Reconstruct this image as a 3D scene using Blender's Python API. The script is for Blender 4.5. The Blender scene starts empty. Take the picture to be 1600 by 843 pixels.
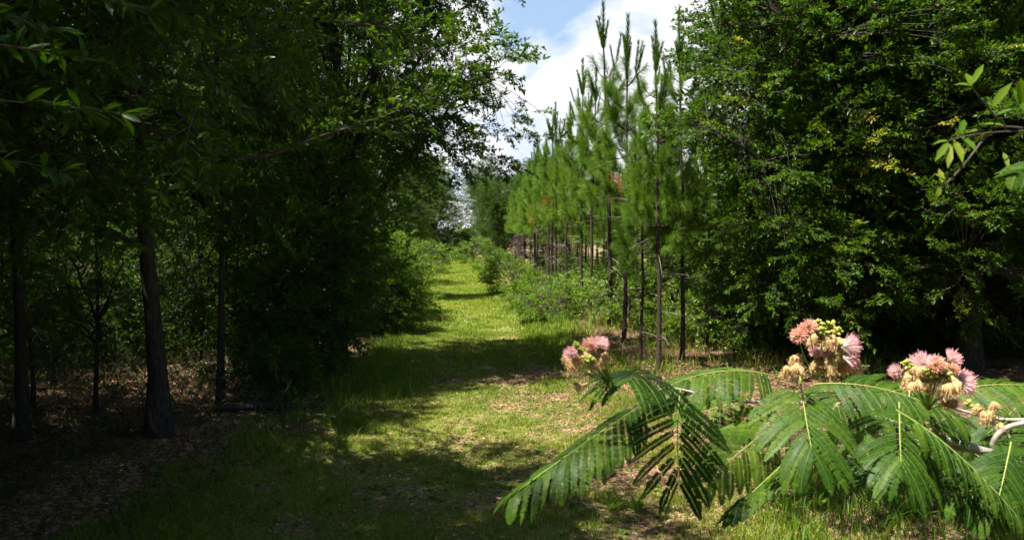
import bpy, math
import numpy as np
from mathutils import Vector, Matrix

RNG = np.random.default_rng(11)
SC = bpy.context.scene
COL = SC.collection
PI = math.pi

# ------------------------------------------------------------------ camera
CAM_H, FPX, HOR = 2.5, 1142.0, 370.0
PITCH = math.atan((421.5 - HOR) / FPX)
cam = bpy.data.objects.new('camera', bpy.data.cameras.new('camera'))
COL.objects.link(cam)
cam.location = (0, 0, CAM_H)
cam.rotation_euler = (PI / 2 - PITCH, 0, 0)
cam.data.sensor_width = 36
cam.data.lens = 36 * FPX / 1600
cam.data.clip_end = 2000
cam.data.clip_start = 0.05
cam.data.dof.use_dof = True
cam.data.dof.focus_distance = 5.0
cam.data.dof.aperture_fstop = 7.1
SC.camera = cam

def at(x, y, d):
    """point of the place seen at (x, y) of the 1600 px photo, d metres ahead"""
    u = (x - 800) / FPX * d
    v = -(y - 421.5) / FPX * d
    cp, sp = math.cos(PITCH), math.sin(PITCH)
    return np.array([u, d * cp + v * sp, CAM_H - d * sp + v * cp])

def gx(px, d):
    return (px - 800) / FPX * d

# ------------------------------------------------------------------ noise + terrain
def vnoise(x, y, seed=0):
    x = np.asarray(x, float); y = np.asarray(y, float)
    xi = np.floor(x).astype(np.int64); yi = np.floor(y).astype(np.int64)
    fx = x - xi; fy = y - yi
    fx = fx * fx * (3 - 2 * fx); fy = fy * fy * (3 - 2 * fy)
    def h(a, b):
        n = (a * 374761393 + b * 668265263 + seed * 974634777) & 0x7fffffff
        n = ((n ^ (n >> 13)) * 1274126177) & 0x7fffffff
        return ((n ^ (n >> 16)) & 0xffff) / 65535.0
    return (h(xi, yi) * (1 - fx) + h(xi + 1, yi) * fx) * (1 - fy) + (h(xi, yi + 1) * (1 - fx) + h(xi + 1, yi + 1) * fx) * fy

def path_c(y):
    y = np.asarray(y, float)
    return -0.55 - 0.085 * np.maximum(0, y - 11) + 0.0 * y

def path_w(y):
    y = np.asarray(y, float)
    return np.clip(1.75 + (11 - y) * 0.10, 1.6, 2.6)

def gz(x, y):
    x = np.asarray(x, float); y = np.asarray(y, float)
    a = np.clip((np.abs(x - path_c(y)) - path_w(y) - 0.1) / 1.5, 0, 1)
    return 0.02 * (vnoise(x * .8, y * .8, 3) - .5) + a * (0.05 + 0.22 * (vnoise(x * .45, y * .45, 5) - .35))

# ------------------------------------------------------------------ mesh helpers
class Geo:
    def __init__(s):
        s.v, s.f, s.m, s.t, s.n = [], [], [], [], 0
    def add(s, V, F, m=0, t=0.5):
        V = np.asarray(V, float).reshape(-1, 3); F = np.asarray(F, np.int64)
        if len(V) == 0: return
        s.v.append(V); s.f.append(F + s.n); s.m.append(m)
        s.t.append(np.array(np.broadcast_to(t, (len(V),)), float)); s.n += len(V)
    def arrays(s):
        return np.concatenate(s.v), s.f, s.m, np.concatenate(s.t)
    def mesh(s, name, mats, smooth=False):
        V, Fs, Ms, T = s.arrays()
        me = bpy.data.meshes.new(name)
        nl = sum(f.size for f in Fs); nf = sum(len(f) for f in Fs)
        me.vertices.add(len(V)); me.vertices.foreach_set('co', V.astype(np.float32).ravel())
        me.loops.add(nl); me.loops.foreach_set('vertex_index', np.concatenate([f.ravel() for f in Fs]).astype(np.int32))
        tot = np.concatenate([np.full(len(f), f.shape[1], np.int32) for f in Fs])
        st = np.concatenate([[0], np.cumsum(tot)[:-1]]).astype(np.int32)
        me.polygons.add(nf)
        me.polygons.foreach_set('loop_start', st)
        me.polygons.foreach_set('loop_total', tot)
        me.polygons.foreach_set('material_index', np.concatenate([np.full(len(f), m, np.int32) for f, m in zip(Fs, Ms)]))
        if smooth: me.polygons.foreach_set('use_smooth', np.ones(nf, bool))
        for m in mats: me.materials.append(m)
        at_ = me.attributes.new('tint', 'FLOAT', 'POINT')
        at_.data.foreach_set('value', T.astype(np.float32))
        me.update(calc_edges=True)
        return me

def unit(a):
    a = np.asarray(a, float)
    return a / np.maximum(np.linalg.norm(a, axis=-1, keepdims=True), 1e-9)

def tube(g, P, r, sides=6, m=0, t=0.5, bump=0.0, rng=None):
    P = np.asarray(P, float); n = len(P)
    r = np.broadcast_to(r, (n,)).astype(float)
    T = unit(np.gradient(P, axis=0))
    a = np.array([1, 0, 0]) if abs(T[0][0]) < .8 else np.array([0, 1, 0])
    U = np.zeros_like(P); u = unit(np.cross(T[0], a))
    for i in range(n):
        u = unit(u - T[i] * np.dot(u, T[i])); U[i] = u
    W = np.cross(T, U)
    th = np.linspace(0, 2 * PI, sides, endpoint=False)
    rr = r[:, None] * np.ones((1, sides))
    if bump and rng is not None: rr = rr * (1 + bump * rng.uniform(-1, 1, rr.shape))
    V = P[:, None] + rr[..., None] * (np.cos(th)[None, :, None] * U[:, None] + np.sin(th)[None, :, None] * W[:, None])
    i = np.arange(n - 1)[:, None] * sides; j = np.arange(sides)[None]; k = (j + 1) % sides
    F = np.stack([i + j, i + k, i + sides + k, i + sides + j], -1).reshape(-1, 4)
    g.add(V.reshape(-1, 3), F, m, t)

def bez(a, b, c, n):
    s = np.linspace(0, 1, n)[:, None]
    return (1 - s) ** 2 * np.asarray(a) + 2 * s * (1 - s) * np.asarray(b) + s ** 2 * np.asarray(c)

LEAF_S = (np.array([[0, 0, 0], [.42, .5, .16], [1, 0, -.12], [.42, -.5, .16]]), [np.array([[0, 2, 1], [0, 3, 2]])])
LEAF_G = (np.array([[0, 0, 0], [.22, .36, .10], [.62, .46, .12], [1, 0, -.25], [.62, -.46, .12], [.22, -.36, .10], [.5, 0, -.02]]),
          [np.array([[0, 6, 2, 1], [0, 5, 4, 6]]), np.array([[6, 3, 2], [6, 4, 3]])])

def leaves(g, P, D, N, L, W, tpl=LEAF_S, m=0, t=0.5):
    P = np.asarray(P, float); n = len(P)
    D = unit(D); S = unit(np.cross(N, D)); N = np.cross(D, S)
    L = np.broadcast_to(L, (n,)); W = np.broadcast_to(W, (n,)); t = np.broadcast_to(t, (n,))
    K = tpl[0]
    V = P[:, None] + K[None, :, 0:1] * (L[:, None, None] * D[:, None]) + K[None, :, 1:2] * (W[:, None, None] * S[:, None]) + K[None, :, 2:3] * (W[:, None, None] * N[:, None])
    k = len(K)
    base = (np.arange(n) * k)[:, None, None]
    V = V.reshape(-1, 3); tt = np.repeat(t, k)
    for q, F in enumerate(tpl[1]):
        FF = (F[None] + base).reshape(-1, F.shape[1])
        if q == 0:
            g.add(V, FF, m, tt); off = g.n - len(V)
        else:
            g.f.append(FF + off); g.m.append(m)
            # keep lists in step: no new vertices

def scatter(g, proto, Rm, pos, sc, tj=None, clip=True):
    """copy proto geometry to many frames (Rm: n,3,3 columns = axes)"""
    V, Fs, Ms, T = proto
    n = len(pos)
    if n == 0: return
    W = np.einsum('gij,nj->gni', Rm, V) * np.asarray(sc).reshape(-1, 1, 1) + pos[:, None]
    tj = np.zeros(n) if tj is None else tj
    TT = T[None] + tj[:, None]
    if clip: TT = np.clip(TT, 0, 1)
    off = g.n; k = len(V)
    g.v.append(W.reshape(-1, 3)); g.t.append(TT.ravel()); g.n += n * k
    for F, m in zip(Fs, Ms):
        g.f.append((F[None] + (np.arange(n) * k)[:, None, None]).reshape(-1, F.shape[1]) + off); g.m.append(m)

def frames(D, up=(0, 0, 1), roll=None):
    D = unit(D)
    up = np.broadcast_to(up, D.shape) + 1e-3
    Y = unit(np.cross(up, D)); Z = np.cross(D, Y)
    if roll is not None:
        c, s = np.cos(roll)[:, None], np.sin(roll)[:, None]
        Y, Z = c * Y + s * Z, c * Z - s * Y
    return np.stack([D, Y, Z], -1)

# ------------------------------------------------------------------ materials
def new_mat(name):
    m = bpy.data.materials.new(name); m.use_nodes = True
    nt = m.node_tree; nt.nodes.clear()
    o = nt.nodes.new('ShaderNodeOutputMaterial')
    return m, nt, o

def ramp(nt, stops, inp=None, interp='LINEAR'):
    r = nt.nodes.new('ShaderNodeValToRGB'); r.color_ramp.interpolation = interp
    e = r.color_ramp.elements
    while len(e) < len(stops): e.new(0.5)
    for q, (p, c) in zip(e, stops): q.position = p; q.color = (*c, 1)
    if inp is not None: nt.links.new(inp, r.inputs[0])
    return r

def leaf_mat(name, stops, trans=.35, rough=.42, tcol=(1.5, 1.45, .55), spec=.5):
    m, nt, o = new_mat(name)
    a = nt.nodes.new('ShaderNodeAttribute'); a.attribute_name = 'tint'
    r = ramp(nt, stops, a.outputs['Fac'])
    p = nt.nodes.new('ShaderNodeBsdfPrincipled'); p.inputs['Roughness'].default_value = rough
    p.inputs['Specular IOR Level'].default_value = spec
    nt.links.new(r.outputs[0], p.inputs['Base Color'])
    tr = nt.nodes.new('ShaderNodeBsdfTranslucent')
    mx = nt.nodes.new('ShaderNodeMix'); mx.data_type = 'RGBA'; mx.blend_type = 'MULTIPLY'; mx.inputs[0].default_value = 1
    nt.links.new(r.outputs[0], mx.inputs[6]); mx.inputs[7].default_value = (*tcol, 1)
    nt.links.new(mx.outputs[2], tr.inputs[0])
    ms = nt.nodes.new('ShaderNodeMixShader'); ms.inputs[0].default_value = trans
    nt.links.new(p.outputs[0], ms.inputs[1]); nt.links.new(tr.outputs[0], ms.inputs[2])
    nt.links.new(ms.outputs[0], o.inputs[0])
    return m

def bark_mat(name, c1, c2, scale=18, stretch=.18, bump=.6):
    m, nt, o = new_mat(name)
    tc = nt.nodes.new('ShaderNodeTexCoord'); mp = nt.nodes.new('ShaderNodeMapping')
    mp.inputs['Scale'].default_value = (1, 1, stretch)
    nt.links.new(tc.outputs['Object'], mp.inputs[0])
    n = nt.nodes.new('ShaderNodeTexNoise'); n.inputs['Scale'].default_value = scale; n.inputs['Detail'].default_value = 6
    nt.links.new(mp.outputs[0], n.inputs[0])
    r = ramp(nt, [(.32, c1), (.68, c2)], n.outputs[0])
    p = nt.nodes.new('ShaderNodeBsdfPrincipled'); p.inputs['Roughness'].default_value = .85
    p.inputs['Specular IOR Level'].default_value = .2
    nt.links.new(r.outputs[0], p.inputs['Base Color'])
    b = nt.nodes.new('ShaderNodeBump'); b.inputs['Strength'].default_value = bump; b.inputs['Distance'].default_value = .02
    nt.links.new(n.outputs[0], b.inputs['Height']); nt.links.new(b.outputs[0], p.inputs['Normal'])
    nt.links.new(p.outputs[0], o.inputs[0])
    return m

M = {}
M['oak'] = leaf_mat('oak_leaf', [(0, (.022, .062, .005)), (.5, (.056, .130, .007)), (.8, (.115, .195, .011)), (.92, (.22, .26, .03)), (1, (.40, .31, .05))], trans=.44, rough=.42, spec=.28)
M['shrub'] = leaf_mat('shrub_leaf', [(0, (.055, .14, .014)), (.5, (.13, .225, .018)), (1, (.23, .32, .038))], trans=.42, rough=.5, spec=.3)
M['needle'] = leaf_mat('pine_needle', [(0, (.030, .095, .014)), (.45, (.10, .20, .017)), (.8, (.20, .31, .033)), (.92, (.22, .17, .05)), (1, (.26, .11, .04))], trans=.34, rough=.5, tcol=(1.4, 1.35, .5), spec=.25)
M['grass'] = leaf_mat('grass_blade', [(0, (.06, .135, .010)), (.5, (.14, .22, .016)), (.8, (.26, .30, .035)), (1, (.42, .33, .12))], trans=.35, rough=.5, spec=.3)
M['litter'] = leaf_mat('fallen_leaf', [(0, (.07, .035, .018)), (.4, (.19, .10, .05)), (.75, (.36, .22, .125)), (1, (.55, .40, .27))], trans=.1, rough=.7, tcol=(1.1, .9, .7), spec=.25)
M['drygrass'] = leaf_mat('dry_grass', [(0, (.16, .10, .035)), (.5, (.32, .21, .08)), (1, (.50, .36, .17))], trans=.3, rough=.6, tcol=(1.1, 1, .7), spec=.2)
M['mimosa'] = leaf_mat('mimosa_leaflet', [(0, (.018, .052, .005)), (.5, (.038, .094, .006)), (1, (.10, .165, .012))], trans=.38, rough=.5, tcol=(1.6, 1.5, .4), spec=.22)
M['rachis'] = leaf_mat('mimosa_rachis', [(0, (.06, .15, .025)), (.5, (.12, .20, .035)), (.8, (.30, .36, .07)), (1, (.38, .40, .10))], trans=.1, rough=.5)
M['bark'] = bark_mat('oak_bark', (.016, .015, .013), (.055, .051, .044), 30, .35, .9)
M['twig'] = bark_mat('twig_bark', (.045, .038, .03), (.12, .10, .085), 30, .5, .3)
M['pinebark'] = bark_mat('pine_bark', (.020, .016, .014), (.075, .052, .040), 26, .35, .9)
M['deadwood'] = bark_mat('dead_wood', (.20, .17, .14), (.40, .36, .31), 40, .4, .3)
M['mimbark'] = bark_mat('mimosa_bark', (.26, .23, .19), (.46, .42, .36), 45, .5, .35)

def fil_mat(name, stops, trans=.3):
    m = leaf_mat(name, stops, trans=trans, rough=.6, tcol=(1, 1, 1), spec=.2); return m
M['pink'] = fil_mat('pink_filament', [(0, (.88, .84, .74)), (.5, (.90, .78, .76)), (.8, (.90, .62, .62)), (1, (.87, .42, .47))], .4)
M['coral'] = fil_mat('coral_filament', [(0, (.84, .66, .34)), (.5, (.87, .60, .38)), (1, (.86, .47, .42))], .4)
M['tan'] = fil_mat('withered_filament', [(0, (.40, .22, .08)), (.5, (.72, .50, .24)), (1, (.84, .68, .42))], .3)
M['bud'] = fil_mat('flower_bud', [(0, (.22, .28, .04)), (.5, (.42, .45, .09)), (1, (.62, .55, .18))], .2)

def ground_material():
    m, nt, o = new_mat('forest_ground')
    L = nt.links.new
    tc = nt.nodes.new('ShaderNodeTexCoord')
    def noise(s, d=4, r=.6):
        n = nt.nodes.new('ShaderNodeTexNoise'); n.inputs['Scale'].default_value = s
        n.inputs['Detail'].default_value = d; n.inputs['Roughness'].default_value = r
        L(tc.outputs['Object'], n.inputs[0]); return n
    v = nt.nodes.new('ShaderNodeTexVoronoi'); v.inputs['Scale'].default_value = 34; L(tc.outputs['Object'], v.inputs['Vector'])
    sep = nt.nodes.new('ShaderNodeSeparateColor'); L(v.outputs['Color'], sep.inputs[0])
    lit = ramp(nt, [(0, (.07, .04, .022)), (.45, (.18, .11, .06)), (.8, (.32, .21, .12)), (1, (.46, .33, .21))], sep.outputs[0])
    n1 = noise(70, 3)
    gr = ramp(nt, [(.3, (.07, .11, .012)), (.55, (.15, .20, .025)), (.75, (.28, .28, .06))], n1.outputs[0])
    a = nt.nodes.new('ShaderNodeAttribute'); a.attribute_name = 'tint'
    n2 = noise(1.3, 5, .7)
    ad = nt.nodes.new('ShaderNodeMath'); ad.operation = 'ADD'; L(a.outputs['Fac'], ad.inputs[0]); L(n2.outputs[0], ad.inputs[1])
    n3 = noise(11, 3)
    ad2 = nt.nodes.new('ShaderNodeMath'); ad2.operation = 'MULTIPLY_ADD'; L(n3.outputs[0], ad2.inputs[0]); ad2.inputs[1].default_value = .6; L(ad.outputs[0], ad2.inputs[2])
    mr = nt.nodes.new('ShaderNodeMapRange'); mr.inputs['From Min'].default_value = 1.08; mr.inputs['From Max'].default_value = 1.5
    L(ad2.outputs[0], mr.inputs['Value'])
    shade_fac = nt.nodes.new('ShaderNodeMapRange'); shade_fac.inputs['From Min'].default_value = .35; shade_fac.inputs['From Max'].default_value = .05
    L(ad.outputs[0], shade_fac.inputs['Value'])
    shade_mix = nt.nodes.new('ShaderNodeMix'); shade_mix.data_type = 'RGBA'; L(shade_fac.outputs[0], shade_mix.inputs[0]); L(lit.outputs[0], shade_mix.inputs[6]); shade_mix.inputs[7].default_value = (.045, .032, .022, 1)   # shade of the wood put into the floor colour
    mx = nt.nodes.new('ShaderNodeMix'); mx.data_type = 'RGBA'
    L(mr.outputs[0], mx.inputs[0]); L(shade_mix.outputs[2], mx.inputs[6]); L(gr.outputs[0], mx.inputs[7])
    p = nt.nodes.new('ShaderNodeBsdfPrincipled'); p.inputs['Roughness'].default_value = .9; p.inputs['Specular IOR Level'].default_value = .15
    L(mx.outputs[2], p.inputs['Base Color'])
    b = nt.nodes.new('ShaderNodeBump'); b.inputs['Strength'].default_value = .7; b.inputs['Distance'].default_value = .03
    n4 = noise(45, 4); L(n4.outputs[0], b.inputs['Height']); L(b.outputs[0], p.inputs['Normal'])
    L(p.outputs[0], o.inputs[0])
    return m
M['ground'] = ground_material()

# ------------------------------------------------------------------ objects
def link(o):
    COL.objects.link(o); return o

def thing(name, label, cat, loc=(0, 0, 0), rz=0.0, s=1.0, group=None):
    o = link(bpy.data.objects.new(name, None))
    o.location = loc; o.rotation_euler = (0, 0, rz); o.scale = (s, s, s) if np.isscalar(s) else s
    o.empty_display_size = .2
    o['label'] = label; o['category'] = cat
    if group: o['group'] = group
    return o

def part(name, mesh, parent, label=None):
    o = link(bpy.data.objects.new(name, mesh)); o.parent = parent
    if label: o['label'] = label
    return o

def single(name, mesh, label=None, cat=None, kind=None, loc=(0, 0, 0), group=None):
    o = link(bpy.data.objects.new(name, mesh)); o.location = loc
    if label: o['label'] = label
    if cat: o['category'] = cat
    if kind: o['kind'] = kind
    if group: o['group'] = group
    return o

# ------------------------------------------------------------------ ground
def grid(xs, ys, zoff, mask=None):
    X, Y = np.meshgrid(xs, ys)
    Z = gz(X, Y) + zoff
    V = np.stack([X, Y, Z], -1).reshape(-1, 3)
    nx, ny = len(xs), len(ys)
    i = (np.arange(ny - 1)[:, None] * nx + np.arange(nx - 1)[None]).ravel()
    return V, np.stack([i, i + 1, i + nx + 1, i + nx], -1)

def greenness(x, y):
    """how grassy the ground is: green on the track, litter under the trees"""
    a = np.abs(x - path_c(y)) / path_w(y)
    t = np.clip(1.6 - a, -.35, .55)
    far = np.clip((y - 17) / 20, 0, 1) * (a < 1.6)
    t = t + .35 * far
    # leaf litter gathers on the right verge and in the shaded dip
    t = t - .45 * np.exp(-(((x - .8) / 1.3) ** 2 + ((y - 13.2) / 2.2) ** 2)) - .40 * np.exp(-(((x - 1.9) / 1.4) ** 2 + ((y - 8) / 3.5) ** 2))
    t = np.where((x < -5) & (y > 10.3) & (y < 17), .0, t)   # open sunlit clearing behind the first trunks, left out of the painted shade
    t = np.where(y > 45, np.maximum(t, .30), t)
    return t

xs = np.unique(np.concatenate([np.linspace(-400, -16, 14), np.linspace(-16, 16, 161), np.linspace(16, 400, 14)]))
ys = np.unique(np.concatenate([np.linspace(-60, -6, 8), np.linspace(-6, 30, 181), np.linspace(30, 90, 61), np.linspace(90, 700, 14)]))
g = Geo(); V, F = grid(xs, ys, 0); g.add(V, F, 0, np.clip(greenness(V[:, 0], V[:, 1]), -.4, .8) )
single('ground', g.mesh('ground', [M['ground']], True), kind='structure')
# the mown grass track, a sheet a few millimetres above the ground
g = Geo()
ys2 = np.linspace(-3, 85, 300); us = np.linspace(-1, 1, 21)
U, Y = np.meshgrid(us, ys2)
wob = .25 * (vnoise(Y * .7, U * 0 + 3.3, 9) - .5)
X = path_c(Y) + U * (path_w(Y) + wob)
V = np.stack([X, Y, gz(X, Y) + .004 * (1 - np.abs(U) ** 6) + .0008], -1).reshape(-1, 3)
i = (np.arange(299)[:, None] * 21 + np.arange(20)[None]).ravel()
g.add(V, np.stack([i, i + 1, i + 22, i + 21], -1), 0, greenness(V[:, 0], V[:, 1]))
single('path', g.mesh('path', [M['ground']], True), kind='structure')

# ------------------------------------------------------------------ leafy sprays
def make_spray(rng, length, nside, nleaf, L, W, tpl=LEAF_S, whorl=.5, spread=.75, updown=.25, twig_r=.004, tip_light=.25):
    """a twig along +x with side twigs and leaves crowded to the twig ends; material 0 leaf, 1 bark"""
    g = Geo()
    tw = []
    main = bez([0, 0, 0], [length * .5, rng.uniform(-.06, .06) * length, .10 * length], [length, rng.uniform(-.1, .1) * length, -.02 * length], 6)
    tw.append(main)
    for k in range(nside):
        s = .15 + .8 * (k + rng.uniform(0, .6)) / nside
        p = main[min(int(s * 5), 5)]
        sg = 1 if k % 2 else -1
        d = unit(np.array([1, sg * rng.uniform(.6, 1.3) * spread, rng.uniform(-.5, .6) * updown * 2]))
        l = length * rng.uniform(.3, .55) * (1.1 - .4 * s)
        tw.append(bez(p, p + d * l * .5 + [0, 0, .04 * l], p + d * l + [.1 * l, 0, rng.uniform(-.1, .1) * l], 4))
    for q, c in enumerate(tw):
        tube(g, c, np.linspace(twig_r if q == 0 else twig_r * .7, twig_r * .3, len(c)), 3, 1)
    tot = sum(np.linalg.norm(c[-1] - c[0]) for c in tw)
    for q, c in enumerate(tw):
        n = max(3, int(nleaf * np.linalg.norm(c[-1] - c[0]) / tot))
        s = np.clip(rng.uniform(.05 if q else .3, 1, n) ** whorl, 0, 1)
        idx = s * (len(c) - 1); i0 = np.minimum(idx.astype(int), len(c) - 2); f = (idx - i0)[:, None]
        P = c[i0] * (1 - f) + c[i0 + 1] * f
        T = unit(c[i0 + 1] - c[i0])
        az = rng.uniform(0, 2 * PI, n)
        A = unit(np.cross(T, [0, 0, 1.0])); B = np.cross(A, T)
        rad = np.cos(az)[:, None] * A + .7 * np.sin(az)[:, None] * B
        D = T * rng.uniform(.3, 1.0, n)[:, None] + rad * rng.uniform(.5, 1.0, n)[:, None]
        N = np.array([0, 0, 1.0]) + rng.normal(0, .62, (n, 3)) + .45 * rad
        ll = L * rng.uniform(.65, 1.15, n)
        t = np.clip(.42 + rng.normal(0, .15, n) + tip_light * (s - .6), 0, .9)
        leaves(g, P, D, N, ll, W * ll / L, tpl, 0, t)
    return g.arrays()

def spray_set(seed, k, *a, **kw):
    return [make_spray(np.random.default_rng(seed + i), *a, **kw) for i in range(k)]

SPR = {
    'oak': spray_set(100, 6, .46, 6, 74, .074, .031),
    'oakbig': spray_set(200, 4, .6, 5, 48, .115, .040),
    'near': spray_set(300, 5, .62, 5, 50, .080, .027, LEAF_G),
    'fine': spray_set(400, 5, .5, 6, 60, .062, .023),
    'shrub': spray_set(500, 4, .42, 4, 34, .085, .036),
    'rosy': spray_set(600, 2, .45, 4, 40, .07, .022),
}

def crown_targets(rng, ells, nclus, per, crad, shell=.55, zmin=None):
    out, dirs = [], []
    vol = np.array([e[3] * e[4] * e[5] for e in ells]) ** .75
    cnt = np.maximum(1, (nclus * vol / vol.sum()).astype(int))
    for e, n in zip(ells, cnt):
        c = np.array(e[:3]); r = np.array(e[3:6])
        d = unit(rng.normal(0, 1, (n, 3)))
        lump = 1 + .16 * np.sin(3.1 * d[:, 0] + 5 * d[:, 2] + e[0]) + .12 * np.sin(6.3 * d[:, 1] + 4.0 * d[:, 2])
        rho = (shell + (1 - shell) * rng.uniform(0, 1, n) ** .6) * lump
        P = c + d * r * rho[:, None]
        for p, dd in zip(P, d):
            k = max(3, int(per * rng.uniform(.5, 1.4)))
            q = p + rng.normal(0, crad * .5, (k, 3)) * [1, 1, .6]
            o = unit(dd * .9 + unit(q - p) * .9 + rng.normal(0, .25, (k, 3))) * [1, 1, .7]
            out.append(q); dirs.append(o + [0, 0, -.03])
    P = np.concatenate(out); D = np.concatenate(dirs)
    if zmin is not None:
        ok = P[:, 2] > zmin; P, D = P[ok], D[ok]
    return P, D

def make_tree(seed, H, r0, ells, nclus, per, crad, sprays, scale=1.0, fork=.35, zmin=None, shell=.55, lean=(0, 0), inner=0, sprout=0.0, nlimb=12, top=.82):
    """returns (trunk mesh, crown mesh): a tapered trunk with limbs, and a crown of twigs and leaves"""
    rng = np.random.default_rng(seed)
    P, D = crown_targets(rng, ells, nclus, per, crad, shell, zmin)
    tg = Geo()
    n = 12
    z = np.linspace(0, H * top, n)
    tr = np.stack([lean[0] * (z / H) ** 1.3 + .06 * np.sin(z * 1.1 + seed), lean[1] * (z / H) ** 1.3 + .06 * np.cos(z * .9 + seed), z], -1)
    tr[0, 2] = -.15
    rad = r0 * (1 - .82 * (z / (H * top)) ** .9); rad[0] *= 1.7; rad[1] *= 1.08
    tube(tg, tr, rad, 10, 0, .5, .06, rng)
    nodes = [tr[int(n * fork):]]
    ends = P[rng.choice(len(P), min(nlimb, len(P)), replace=False)]
    for e in ends:
        zs = np.clip(fork * H + (e[2] - fork * H) * rng.uniform(.25, .6), fork * H * .8, H * top * .95)
        k = int(zs / (H * top) * (n - 1)); s = tr[k]
        mid = s * .45 + e * .55 + [0, 0, .12 * np.linalg.norm(e - s)]
        c = bez(s, mid, e, 9)
        c[1:-1] += rng.normal(0, .05, (7, 3))
        tube(tg, c, np.linspace(max(rad[k] * .45, .018), .010, 9), 6, 0, .5, .05, rng)
        nodes.append(c[2:])
    N = np.concatenate(nodes)
    cg = Geo()
    # thin twigs carry every spray from the closest limb
    for q in range(0, len(P), 2):
        j = np.argmin(((N - P[q]) ** 2).sum(1) + rng.uniform(0, .1, len(N)))
        a = N[j]
        l = np.linalg.norm(P[q] - a)
        if l < 3.2:
            tube(cg, bez(a, (a + P[q]) / 2 + [0, 0, .1 * l], P[q], 4), np.linspace(.007, .003, 4), 3, 1)
    k = len(sprays)
    pick = rng.integers(0, k, len(P))
    R = frames(D, roll=rng.normal(0, .5, len(P)))
    sc = scale * rng.uniform(.75, 1.25, len(P))
    tj = rng.normal(0, .07, len(P)) + .14 * (vnoise(P[:, 0] * .9 + seed, P[:, 2] * .9 + P[:, 1], seed) - .5)
    if sprout > 0:
        sp = rng.uniform(0, 1, len(P)) < sprout
        tj = tj + sp * rng.uniform(.20, .42, len(P))
    for v in range(k):
        s = pick == v
        scatter(cg, sprays[v], R[s], P[s], sc[s], tj[s])
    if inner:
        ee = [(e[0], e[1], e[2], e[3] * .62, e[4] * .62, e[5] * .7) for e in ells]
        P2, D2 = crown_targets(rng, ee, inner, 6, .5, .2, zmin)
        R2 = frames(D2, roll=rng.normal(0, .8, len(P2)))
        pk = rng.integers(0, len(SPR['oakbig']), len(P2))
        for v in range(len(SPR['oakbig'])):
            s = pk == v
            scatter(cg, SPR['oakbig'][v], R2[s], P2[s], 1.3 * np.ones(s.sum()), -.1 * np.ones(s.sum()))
    return tg, cg

def tree_meshes(name, *a, leaf='oak', bark='bark', **kw):
    tg, cg = make_tree(*a, **kw)
    return tg.mesh(name + '_trunk', [M[bark]], True), cg.mesh(name + '_crown', [M[leaf], M['twig']])

def plant_tree(meshes, name, label, cat, x, y, rz=0, s=1.0, group=None, crown='crown'):
    t = thing(name, label, cat, (x, y, float(gz(x, y)) - .02), rz, s, group)
    if name == 'pine_tree': t.rotation_euler = (.022 * math.sin(37 * x + y), .022 * math.cos(23 * y - x), rz)
    part('trunk', meshes[0], t); part(crown, meshes[1], t)
    return t

# ------------------------------------------------------------------ left wood
# big oak whose low limbs reach out over the track towards the camera
OAK_A = tree_meshes('oak_a', 1, 10, .112,
    [(1.1, -3.6, 3.9, 1.9, 1.7, 1.0), (0.5, -3.7, 5.2, 2.8, 2.1, 1.9), (-.6, -4.0, 7.6, 2.9, 2.1, 1.9), (-2.0, -3.0, 4.8, 2.2, 2.3, 1.5), (-.5, -3.0, 3.5, 2.5, 2.0, .9)],
    215, 10, .55, SPR['near'], zmin=2.55, inner=80, fork=.30, nlimb=18)
OAK_B = tree_meshes('oak_b', 2, 9.5, .115,
    [(0, 0, 5.0, 2.9, 2.8, 2.4), (.8, .4, 7.6, 2.6, 2.6, 2.0)], 120, 11, .55, SPR['oak'], zmin=2.3, inner=60, fork=.3)
# crown that comes down to the ground
OAK_C = tree_meshes('oak_c', 3, 10, .17,
    [(-.9, -.1, 2.4, 1.6, 2.2, 2.2), (.2, 0, 5.3, 3.1, 2.9, 2.6), (.1, 0, 8.2, 3.0, 2.6, 2.2)], 270, 11, .5, SPR['oak'], zmin=.25, inner=90, fork=.15, nlimb=20)
OAK_D = tree_meshes('oak_d', 4, 9.5, .16,
    [(.3, .2, 2.2, 2.1, 2.2, 2.0), (-.2, 0, 4.8, 2.8, 2.6, 2.4), (.3, 0, 7.6, 2.3, 2.3, 2.3)], 190, 11, .5, SPR['fine'], scale=1.15, zmin=.2, inner=90, fork=.15, nlimb=20, sprout=.0)
OAK_R = tree_meshes('oak_r', 5, 9.5, .17,
    [(-.2, -.2, 2.6, 2.3, 2.0, 1.9), (-.3, -.1, 5.2, 2.7, 2.4, 2.3), (.2, 0, 7.8, 2.5, 2.4, 2.0)], 250, 12, .42, SPR['oak'], zmin=.45, inner=110, fork=.15, nlimb=22, sprout=.075)
OAK_S = tree_meshes('oak_s', 6, 9.5, .19,
    [(0, -1.0, 4.6, 2.4, 1.8, 1.8), (.2, 0, 4.4, 2.6, 2.4, 1.9), (-.3, -.3, 2.8, 2.3, 2.1, 1.7), (0, 0, 7.2, 2.6, 2.5, 2.2)], 300, 12, .42, SPR['oak'], zmin=.7, inner=90, fork=.2, nlimb=22, sprout=.05)
SAP = tree_meshes('sapling', 7, 4.2, .035, [(0, 0, 2.6, .9, .9, 1.4), (.1, 0, 1.4, .6, .6, .8)], 34, 5, .3, SPR['fine'], zmin=.6, fork=.25, nlimb=9, top=.95)
BUSH1 = tree_meshes('bush_one', 8, 1.5, .03, [(0, 0, .75, .9, .9, .75)], 40, 7, .25, SPR['shrub'], zmin=.08, fork=.1, nlimb=10, leaf='shrub', bark='twig')
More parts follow.
